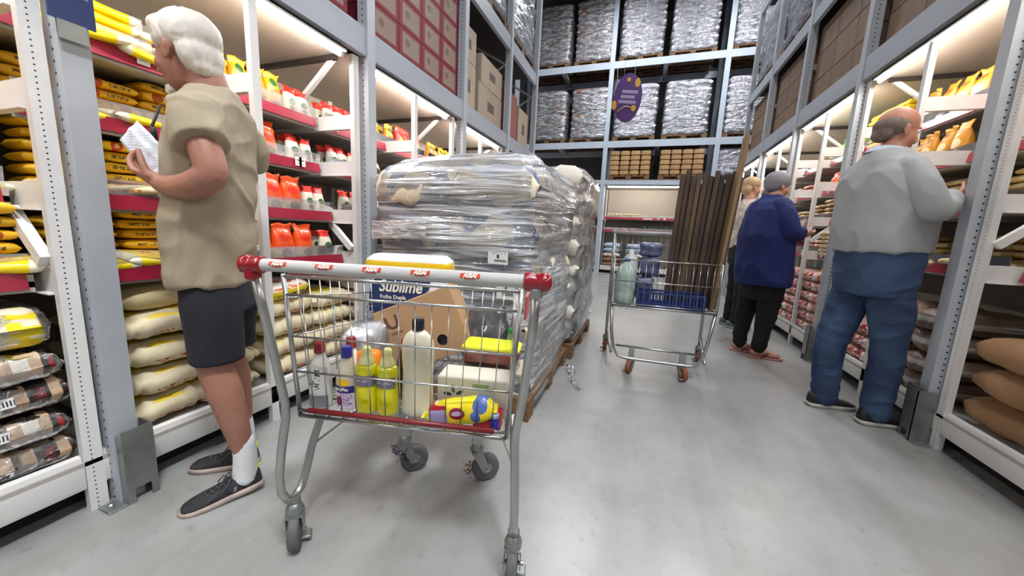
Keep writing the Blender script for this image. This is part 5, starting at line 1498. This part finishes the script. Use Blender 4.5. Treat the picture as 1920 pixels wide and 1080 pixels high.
def shoe(t, x, y, z, yaw, pitch, mu, ms, L_=.262, lining=None, laces=None, logo=None, side=1):
    s = L_ / .262
    Mx = Matrix.Translation((x, y, z)) @ Matrix.Rotation(yaw, 4, 'Z') @ Matrix.Rotation(pitch, 4, 'Y') @ Matrix.Scale(s, 4)
    r_ = []
    for X, hw, zt in ((-.048, .018, .060), (-.040, .030, .088), (-.02, .036, .086), (.01, .038, .074), (.035, .039, .078), (.06, .040, .070), (.10, .044, .056), (.14, .047, .046), (.175, .044, .038), (.20, .034, .031), (.213, .016, .022)):
        ring = []
        for k in range(20):
            a = 2 * PI * k / 20
            cy, sz = math.cos(a), math.sin(a)
            zz = .016 + (zt - .016) * (.5 + .5 * math.copysign(abs(sz) ** .7, sz))
            w = hw * (1 - .35 * max(0, (zz - .03) / .07))
            ring.append((X, math.copysign(abs(cy) ** .6, cy) * w, zz))
        r_.append(ring)
    sh = MB().loft(r_, M=Mx).obj('shoe', mu, t, True)
    r_ = []
    for X, hw, lift in ((-.054, .018, .012), (-.045, .032, .004), (-.01, .038, 0), (.05, .039, 0), (.10, .045, 0), (.14, .050, 0), (.18, .046, .002), (.207, .034, .007), (.220, .014, .014)):
        r_.append([(X, -hw * .92, lift), (X, hw * .92, lift), (X, hw + .002, .012 + lift * .5), (X, hw, .024), (X, -hw, .024), (X, -hw - .002, .012 + lift * .5)])
    MB().loft(r_, M=Mx).obj('sole', ms, sh, True)
    if lining:
        pts = [(-.038 + .034 + .046 * math.cos(a) * .9 - .002, .029 * math.sin(a), .079 + .014 * max(0, -math.cos(a)) - .004 * math.sin(a) ** 2) for a in (2 * PI * k / 18 for k in range(19))]
        MB().tube(pts, .0045, 6, M=Mx).obj('lining', lining, sh, True)
        MB().bbox(-.049, -.043, -.008, .008, .08, .112, .002, M=Mx).obj('heel_tab', lining, sh)
    if laces:
        mb = MB()
        for k in range(5):
            X = .052 + k * .018
            zt = .075 - k * .0058
            mb.tube([(X, -.022, zt - .004), (X + .01, 0, zt + .003), (X, .022, zt - .004)], .0028, 6, M=Mx)
        for sd in (-1, 1):
            mb.tube([(.05, 0, .078), (.045, sd * .022, .092), (.06, sd * .035, .072), (.075, sd * .042, .050)], .0026, 6, M=Mx)
            mb.tube([(.05, 0, .078), (.07, sd * .012, .09), (.09, sd * .03, .062)], .0026, 6, M=Mx)
        mb.obj('laces', laces, sh, True)
    if logo:
        me = text_mesh('S', .026, logo, shear=.3, bold=.0008)
        o = put_part(me, 'logo', sh, (0, 0, 0)); o.matrix_local = Mx @ Matrix.Translation((.045, side * .0425, .045)) @ Matrix.Rotation(PI if side > 0 else 0, 4, 'Z') @ Matrix.Rotation(PI / 2 + .15, 4, 'X')
    return sh


def skin(name, col): return mat(name, col, .5, var=.08, vscale=14, sub=.06, bump=.06, bscale=60)


# ---- man in the beige shirt
SKN = skin('tanned_skin', srgb(160, 112, 94))
ang = math.atan2(-.6, -.8)
p1 = thing('person', 'person with white hair in a beige shirt and dark shorts reading a paper', 'person', (-1.39, .86, 0), ang)
Hm = headM((.060, .0, 1.508), -.42, .14, -.02)
mb = MB()
head(mb, Hm, .97)
limb(mb, [(.015, 0, 1.46), (-.002, 0, 1.40), (-.012, 0, 1.35)], [.054, .054, .052])
stackloft(mb, [(.78, .03, .08, .14), (1.0, .02, .085, .145), (1.15, .01, .08, .145), (1.28, -.005, .065, .135), (1.34, -.01, .045, .08)])
for sd in (1, -1):
    sh_ = (-.03, sd * .165, 1.325)
    if sd > 0:
        limb(mb, [(-.04, .16, 1.25), (-.055, .212, 1.21), (-.078, .232, 1.13), (-.06, .225, 1.105)], [.040, .043, .040, .038])
        limb(mb, [(-.075, .230, 1.118), (-.03, .21, 1.090), (.035, .175, 1.082), (.088, .145, 1.092)], [.042, .043, .034, .026])
        hand(mb, (.082, .147, 1.090), (.80, -.42, .30), (-.35, -.35, .85), -1, curl=(.62, .66, .72, .78), thumb=(.15, .8))
    else:
        limb(mb, [(-.03, -.16, 1.25), (-.01, -.212, 1.20), (.01, -.225, 1.11)], [.048, .043, .040])
        limb(mb, [(.01, -.225, 1.11), (.10, -.16, 1.10), (.16, -.06, 1.11)], [.042, .040, .026])
        hand(mb, (.155, -.065, 1.11), (.5, .8, .25), (-.5, .1, .8), 1, curl=(.6, .6, .7, .7), thumb=(.3, .6))
limb(mb, [(.02, .085, .76), (.018, .095, .62), (.012, .098, .495), (-.012, .10, .40), (-.035, .098, .27), (-.052, .094, .16), (-.055, .09, .08)], [.066, .060, .050, .053, .042, .031, .034])
limb(mb, [(.02, -.085, .76), (.04, -.09, .62), (.050, -.09, .495), (.030, -.088, .40), (.018, -.086, .27), (.012, -.084, .15), (.012, -.084, .07)], [.066, .060, .052, .053, .042, .031, .034])
add(p1, remesh(mb, 'body', SKN, .0048, 3), 'body')
eyes(p1, Hm, .97)
M_hair = mat('white_grey_hair', srgb(214, 206, 196), .55, var=.18, vscale=9, col2=srgb(232, 226, 216), bump=.5, bscale=40, stretch=(1, 1, .35))
hair_obj(p1, Hm, [((-.022, 0, .050), (.099, .085, .080)), ((.030, 0, .080), (.062, .066, .038)), ((-.052, 0, -.008), (.056, .070, .072)), ((-.066, 0, -.052), (.032, .052, .036)), ((.010, 0, .030), (.062, .079, .040))], M_hair, .97, 3, .0028)
mb = MB(); ell(mb, Hm @ Vector((.070, 0, -.098)), (.022, .026, .024))
add(p1, remesh(mb, 'beard', M_hair, .004, 1, lambda c: .003 * noise.noise(c * 90)), 'beard')
M_shirt = mat('beige_jersey', srgb(156, 144, 122), .85, var=.05, vscale=12, bump=.10, bscale=140)
mb = MB()
stackloft(mb, [(.775, .030, .098, .165), (.85, .026, .100, .168), (1.0, .016, .102, .170), (1.10, .012, .103, .174), (1.20, .004, .098, .180), (1.28, -.004, .086, .178), (1.335, -.014, .072, .155), (1.375, -.008, .068, .110), (1.405, -.002, .060, .070)], 34)
for sd, e_ in ((1, (-.058, .222, 1.205)), (-1, (-.02, -.222, 1.205))):
    rr_ = [(-.016, sd * .11, 1.325), (-.024, sd * .155, 1.305), (-.036, sd * .190, 1.265), e_]
    mb.tube(rr_, [.050, .056, .061, .063], 22)
def fold1(c):
    k = cloth_fold(.0065, 3, 6, 15, (1.2, 1, .45), 1.2)(c)
    r_ = 1 - abs(noise.noise(Vector((c.x * 3 + c.z * 7, c.y * 5, c.z * 5 - c.x * 6)))) * 4
    k += .006 * max(0, r_)
    s_ = .006 * math.sin(c.z * 38 + c.x * 30 + 3 * noise.noise(c * 5)) * max(0, 1 - abs(c.z - .98) / .2)
    return k + s_
add(p1, remesh(mb, 'shirt', M_shirt, .0065, 3, fold1), 'shirt')
M_sht = mat('dark_navy_cotton', srgb(22, 24, 34), .85, var=.1, vscale=10, bump=.1, bscale=120)
mb = MB()
stackloft(mb, [(.68, .012, .090, .160), (.76, .016, .088, .156), (.84, .018, .076, .140)])
for sd, dx in ((1, 0), (-1, .026)):
    rings = []
    for z, xc, a in ((.515, .006 + dx, .074), (.60, .008 + dx * .8, .078), (.70, .014, .082), (.765, .016, .080)):
        rings.append([(xc + a * math.cos(q), sd * .084 + (.082 if z < .75 else .072) * math.sin(q), z) for q in (2 * PI * k / 22 for k in range(22))])
    mb.loft(rings)
add(p1, remesh(mb, 'shorts', M_sht, .0065, 2, cloth_fold(.003, 8)), 'shorts')
M_sock = mat('white_sock', srgb(226, 226, 228), .8, bump=.2, bscale=90)
M_shoe = mat('black_knit_shoe', srgb(40, 40, 44), .75, var=.3, vscale=40, bump=.3, bscale=160)
M_sole = mat('dirty_beige_sole', srgb(176, 160, 150), .7, var=.15, vscale=20)
M_lime = mat('lime_lining', srgb(206, 230, 60), .5)
for (x0, y0, x1, y1) in ((-.054, .093, -.052, .090), (.012, -.084, .012, -.084)):
    mb = MB(); limb(mb, [(x0, y0, .205), (x0 - .001, y0, .15), (x1, y1, .10), (x1 + .004, y1, .06)], [.034, .037, .039, .040], 18)
    mb.obj('sock', M_sock, p1, True)
lace = mat('grey_laces', srgb(70, 70, 76), .7)
shoe(p1, -.058, .088, .012, .42, .10, M_shoe, M_sole, .235, M_lime, lace, mat('grey_mark', srgb(170, 170, 175), .5), side=1)
shoe(p1, .010, -.084, 0.0, -.05, 0, M_shoe, M_sole, .235, M_lime, lace)
MB().tube([(.112, .055, 1.335), (.128, .075, 1.27), (.135, .078, 1.20)], .004, 6).bbox(.120, .132, .066, .084, 1.225, 1.262, .002).obj('neck_strap', mat('black_strap', (.01, .01, .01), .5), p1, True)
# the paper he reads
M_list = mat('printed_paper', srgb(222, 224, 234), .7, var=.03, vscale=20, shapes=[('s', 0, 0, .045, .38, srgb(186, 190, 206), 70), ('b', .0, .5, .04, .9, (.75, .76, .8)), ('b', .5, .02, .9, .03, (.75, .76, .8)), ('b', .18, .5, .12, .3, srgb(188, 188, 200))], axes='zy')
A, B_, C_, D_ = Vector((.160, .085, 1.275)), Vector((.207, .085, 1.214)), Vector((.118, .10, 1.095)), Vector((.066, .095, 1.170))
rows = []
for i in range(15):
    u = i / 14
    row = []
    for j in range(11):
        v = j / 10
        p = (A * (1 - v) + B_ * v) * (1 - u) + (D_ * (1 - v) + C_ * v) * u
        crease = .006 * (1 - min(1, abs(u - .5) * 9)) + .005 * (1 - min(1, abs(v - .45) * 7)) + .004 * noise.noise(Vector((u * 4, v * 4, 2)))
        row.append((p.x, p.y + crease, p.z))
    rows.append(row)
pm_ = MB().loft(rows, caps=False, closed=False)
po = pm_.obj('paper_list', M_list, None, True)
tag(po, 'creased printed white paper held by the man in the beige shirt', 'paper')
sm = po.modifiers.new('thick', 'SOLIDIFY'); sm.thickness = .0006
po.location = (-1.39, .86, 0); po.rotation_euler = (0, 0, ang)


def person_simple(name, label, loc, F_, Hc, hyaw, hp, skn, torso, shirt, hairs, hairm, sleeves, arms, hands_, legs, trou, legr, feet, neck, hips=None, hs=1.0, fold=.006, seed=1, hamp=.003, lname='trousers', collar=None, sname='shirt', vox=.007):
    t = thing(name, label, 'person', (loc[0], loc[1], 0), math.atan2(F_[1], F_[0]))
    Hm = headM(Hc, hyaw, hp)
    mb = MB()
    head(mb, Hm, hs)
    limb(mb, neck, [.052, .056, .07])
    stackloft(mb, [(z, xc, a * .8, hw * .8) for z, xc, a, hw in torso[:-2]])
    for P, R_ in arms: limb(mb, P, R_)
    for h in hands_: hand(mb, *h[0], **h[1])
    for P in legs: limb(mb, P, [r * .72 for r in legr][:len(P)])
    for q in feet.get('bare', []):
        x, y, yaw = q
        Mx = Matrix.Translation((x, y, 0.022)) @ Matrix.Rotation(yaw, 4, 'Z')
        limb(mb, [Mx @ Vector(p) for p in ((-.03, 0, .03), (.03, 0, .035), (.10, 0, .018), (.145, 0, .012))], [.032, .034, .030, .022])
        for k in range(5):
            mb_y = .024 - k * .012
            limb(mb, [Mx @ Vector((.14 - .005 * k, mb_y, .010)), Mx @ Vector((.175 - .009 * k, mb_y * 1.1, .007))], [.010 - .001 * k, .0085 - .0006 * k], 8)
    add(t, remesh(mb, 'body', skn, .0055, 3), 'body')
    eyes(t, Hm, hs)
    hair_obj(t, Hm, hairs, hairm, hs, seed, hamp)
    mb = MB()
    stackloft(mb, torso, 34)
    for P, R_ in sleeves: limb(mb, P, R_, 18)
    add(t, remesh(mb, sname, shirt, vox, 3, cloth_fold(fold, seed, 6, 15, (1, 1, .6), .8)), sname)
    mb = MB()
    stackloft(mb, hips)
    for P in legs:
        limb(mb, P, legr)
    add(t, remesh(mb, lname, trou, vox, 3, cloth_fold(.004, seed + 5, 8, 18, (.6, .6, 1.4))), lname)
    if collar: collar(t)
    return t


# ---- man in the grey shirt
SK2 = skin('pinkish_skin', srgb(186, 130, 108))
M_gs = mat('light_grey_cotton', srgb(158, 162, 164), .85, var=.04, vscale=10, bump=.08, bscale=120)
M_jean = mat('blue_denim', srgb(34, 50, 82), .85, col2=srgb(60, 84, 116), vscale=4, bump=.15, bscale=150)
M_gh = mat('grey_brown_hair', srgb(112, 98, 90), .7, var=.2, vscale=20, bump=.4)


def collar2(t):
    rings = []
    for z, a, b in ((1.472, .078, .078), (1.505, .072, .070), (1.530, .068, .064), (1.528, .076, .072), (1.500, .084, .080)):
        rings.append([(-.075 + a * math.cos(q) + (z - 1.50) * .3, b * math.sin(q), z + .012 * math.cos(q + PI)) for q in (2 * PI * k / 26 for k in range(26))])
    MB().loft(rings, caps=False).obj('collar', mat('pale_blue_collar', srgb(188, 200, 212), .8), t, True)


person_simple('person', 'balding person in a light grey shirt and blue jeans picking goods from the shelf', (1.25, 2.62), (.95, .3), (-.035, 0, 1.622), -.10, .22, SK2,
    [(.985, -.005, .158, .200), (1.06, -.01, .166, .208), (1.20, -.025, .168, .212), (1.30, -.045, .146, .212), (1.39, -.060, .122, .200), (1.45, -.075, .096, .150), (1.49, -.078, .078, .10), (1.51, -.07, .066, .068)],
    M_gs, [((-.030, 0, .012), (.080, .0795, .060)), ((-.062, 0, -.03), (.036, .058, .045))], M_gh,
    [([(-.075, -.155, 1.42), (-.055, -.215, 1.32), (-.01, -.240, 1.20)], [.058, .058, .053]), ([(-.01, -.240, 1.195), (.04, -.225, 1.215), (.085, -.205, 1.25)], [.053, .048, .040]),
     ([(-.075, .155, 1.42), (-.04, .215, 1.32), (.02, .235, 1.21), (.10, .20, 1.23)], [.058, .058, .053, .042])],
    [([(-.06, -.17, 1.40), (-.01, -.23, 1.19), (.09, -.20, 1.255), (.16, -.165, 1.275)], [.05, .042, .034, .026]), ([(-.06, .17, 1.40), (.02, .23, 1.2), (.12, .18, 1.24), (.19, .11, 1.26)], [.05, .042, .034, .026])],
    [(((.155, -.167, 1.273), (.88, .30, .10), (-.1, .8, .5), 1), dict(curl=(.35, .4, .45, .5), thumb=(.3, .6))), (((.185, .115, 1.26), (.85, -.45, .1), (0, -.8, .5), -1), dict(curl=(.4, .4, .45, .5), thumb=(.3, .6)))],
    [[(-.01, .085, .82), (-.045, .095, .62), (-.085, .10, .40), (-.075, .10, .22), (-.065, .10, .07)], [(.01, -.085, .82), (.04, -.095, .64), (.06, -.10, .44), (.06, -.10, .24), (.062, -.10, .08)]],
    M_jean, [.098, .092, .074, .068, .066], {}, [(-.035, 0, 1.56), (-.05, 0, 1.51), (-.065, 0, 1.45)],
    hips=[(.74, .0, .130, .178), (.84, .0, .150, .188), (.94, -.005, .152, .192), (.995, -.005, .150, .190)], hs=1.0, fold=.009, seed=12, collar=collar2)
g = [o for o in C.objects if o.get('label', '').startswith('balding')][0]
M_bsh = mat('black_shoe', srgb(16, 16, 18), .6)
M_psole = mat('pale_sole', srgb(190, 184, 176), .6)
shoe(g, -.105, .10, 0, -.05, 0, M_bsh, M_psole, .27)
shoe(g, .030, -.10, 0, -.10, 0, M_bsh, M_psole, .27)
MB().bbox(-.06, .04, -.050, .050, 0, .03, .012).obj('held_pack', K['brt'], None, .8)
hp_ = bpy.data.objects['held_pack']; tag(hp_, 'small yellow bag in the hands of the man in the grey shirt', 'bag')
hp_.name = 'flour_bag'
hp_.location = (1.25 + .95 * .26 + .3 * .05, 2.62 + .3 * .26 - .05, 1.275); hp_.rotation_euler = (.1, -.15, .3)

# ---- woman in blue
SK3 = skin('light_skin', srgb(196, 146, 124))
M_nb = mat('royal_navy_jersey', srgb(20, 34, 92), .85, var=.08, vscale=10, bump=.08, bscale=120)
M_bk = mat('black_cotton', srgb(10, 10, 12), .85)
M_g3 = mat('short_grey_hair', srgb(128, 126, 132), .7, var=.12, vscale=30, bump=.5, bscale=60)
w = person_simple('person', 'person with short grey hair in a loose navy blue top and black trousers', (1.05, 3.72), (.952, .307), (-.030, 0, 1.478), 0, .20, SK3,
    [(.645, -.045, .180, .212), (.78, -.055, .186, .220), (.95, -.055, .182, .220), (1.08, -.065, .176, .215), (1.18, -.075, .160, .205), (1.27, -.085, .132, .190), (1.33, -.085, .100, .145), (1.37, -.075, .070, .085), (1.39, -.07, .06, .065)],
    M_nb, [((-.022, 0, .032), (.104, .092, .090)), ((-.045, 0, -.01), (.070, .074, .060))], M_g3,
    [([(-.08, -.145, 1.30), (-.05, -.205, 1.18), (-.01, -.225, 1.09), (.07, -.19, 1.09)], [.066, .064, .058, .044]), ([(-.08, .145, 1.30), (-.04, .205, 1.18), (.0, .22, 1.09), (.09, .17, 1.09)], [.066, .064, .058, .044])],
    [([(-.07, -.15, 1.29), (-.01, -.22, 1.09), (.08, -.18, 1.09), (.15, -.14, 1.085)], [.045, .04, .032, .024]), ([(-.07, .15, 1.29), (0, .21, 1.09), (.1, .15, 1.09), (.16, .10, 1.085)], [.045, .04, .032, .024])],
    [(((.145, -.142, 1.085), (.9, .35, 0), (0, .7, .7), 1), dict(curl=(.4, .45, .5, .5), thumb=(.3, .6), sc=.85)), (((.155, .10, 1.085), (.9, -.3, 0), (0, -.7, .7), -1), dict(curl=(.4, .4, .5, .5), thumb=(.3, .6), sc=.85))],
    [[(-.05, .085, .62), (-.085, .088, .42), (-.105, .09, .22), (-.105, .09, .075)], [(-.02, -.085, .62), (-.015, -.09, .42), (-.035, -.09, .22), (-.045, -.09, .085)]],
    M_bk, [.100, .078, .060, .052], {'bare': [(-.11, .09, -.35), (-.045, -.09, -.28)]}, [(-.035, 0, 1.42), (-.05, 0, 1.37), (-.07, 0, 1.32)],
    hips=[(.52, -.035, .135, .175), (.62, -.045, .150, .185), (.70, -.045, .150, .185)], hs=.95, fold=.008, seed=22, hamp=.002)
M_ff = mat('pinkish_sandal', srgb(176, 120, 108), .6)
M_ffs = mat('dark_red_strap', srgb(80, 30, 34), .5)
for x, y, yaw in ((-.11, .09, -.35), (-.045, -.09, -.28)):
    Mx = Matrix.Translation((x, y, 0)) @ Matrix.Rotation(yaw, 4, 'Z')
    s_ = MB().loft([[(X, -hw, 0), (X, hw, 0), (X, hw, .014), (X, -hw, .014)] for X, hw in ((-.072, .018), (-.055, .032), (0, .036), (.06, .036), (.12, .044), (.165, .038), (.19, .018))], M=Mx).obj('sandal', M_ff, w, True)
    MB().tube([(.02, -.040, .014), (.07, -.032, .055), (.125, .014, .038), (.135, .016, .014)], .005, 6, M=Mx).tube([(.02, .040, .014), (.07, .034, .055), (.125, .014, .038)], .005, 6, M=Mx).obj('strap', M_ffs, s_, True)

# ---- person half hidden behind the boards
M_bl = mat('fair_hair', srgb(190, 160, 120), .6, var=.15, bump=.3)
M_pt = mat('pale_patterned_top', srgb(196, 180, 168), .8, var=.25, vscale=24)
w = person_simple('person', 'fair haired person in a pale top half hidden behind the boards and the navy top', (1.085, 4.85), (.9, .2), (.0, 0, 1.60), .2, .1, SK3,
    [(.92, 0, .12, .17), (1.1, 0, .12, .17), (1.25, 0, .12, .18), (1.36, -.01, .10, .17), (1.43, -.01, .075, .11), (1.47, -.01, .06, .06)],
    M_pt, [((-.015, 0, .05), (.100, .088, .078)), ((-.06, 0, -.02), (.05, .07, .07))], M_bl,
    [([(-.01, -.14, 1.38), (0, -.19, 1.24), (.0, -.2, 1.18)], [.06, .056, .05]), ([(-.01, .14, 1.38), (0, .19, 1.24), (0, .2, 1.18)], [.06, .056, .05])],
    [([(-.01, -.15, 1.36), (0, -.2, 1.12), (.05, -.18, .98), (.09, -.16, .90)], [.045, .04, .032, .024]), ([(-.01, .15, 1.36), (0, .2, 1.12), (.08, .18, 1.02), (.15, .16, .98)], [.045, .04, .032, .024])],
    [(((.088, -.16, .90), (.4, .1, -.9), (0, .9, 0), 1), dict(curl=(.3, .3, .35, .4), thumb=(.3, .5), sc=.85)), (((.15, .16, .98), (.8, 0, -.4), (0, -.9, 0), -1), dict(curl=(.3, .3, .35, .4), thumb=(.3, .5), sc=.85))],
    [[(0, .08, .80), (0, .085, .46), (-.01, .09, .22), (-.02, .09, .08)], [(0, -.08, .80), (0, -.085, .46), (-.01, -.09, .22), (-.02, -.09, .08)]],
    mat('black_trousers', srgb(16, 15, 18), .8), [.09, .07, .055, .05], {}, [(-.01, 0, 1.54), (-.01, 0, 1.47), (-.01, 0, 1.4)],
    hips=[(.74, 0, .12, .16), (.86, 0, .125, .165), (.96, 0, .12, .165)], hs=.96, seed=32)
M_gsn = mat('grey_green_sneaker', srgb(96, 106, 100), .6)
for y in (.09, -.09): shoe(w, -.06, y, 0, 2.2 if 0 else -.2, 0, M_gsn, mat('mint_sole', srgb(150, 176, 160), .6), .25)
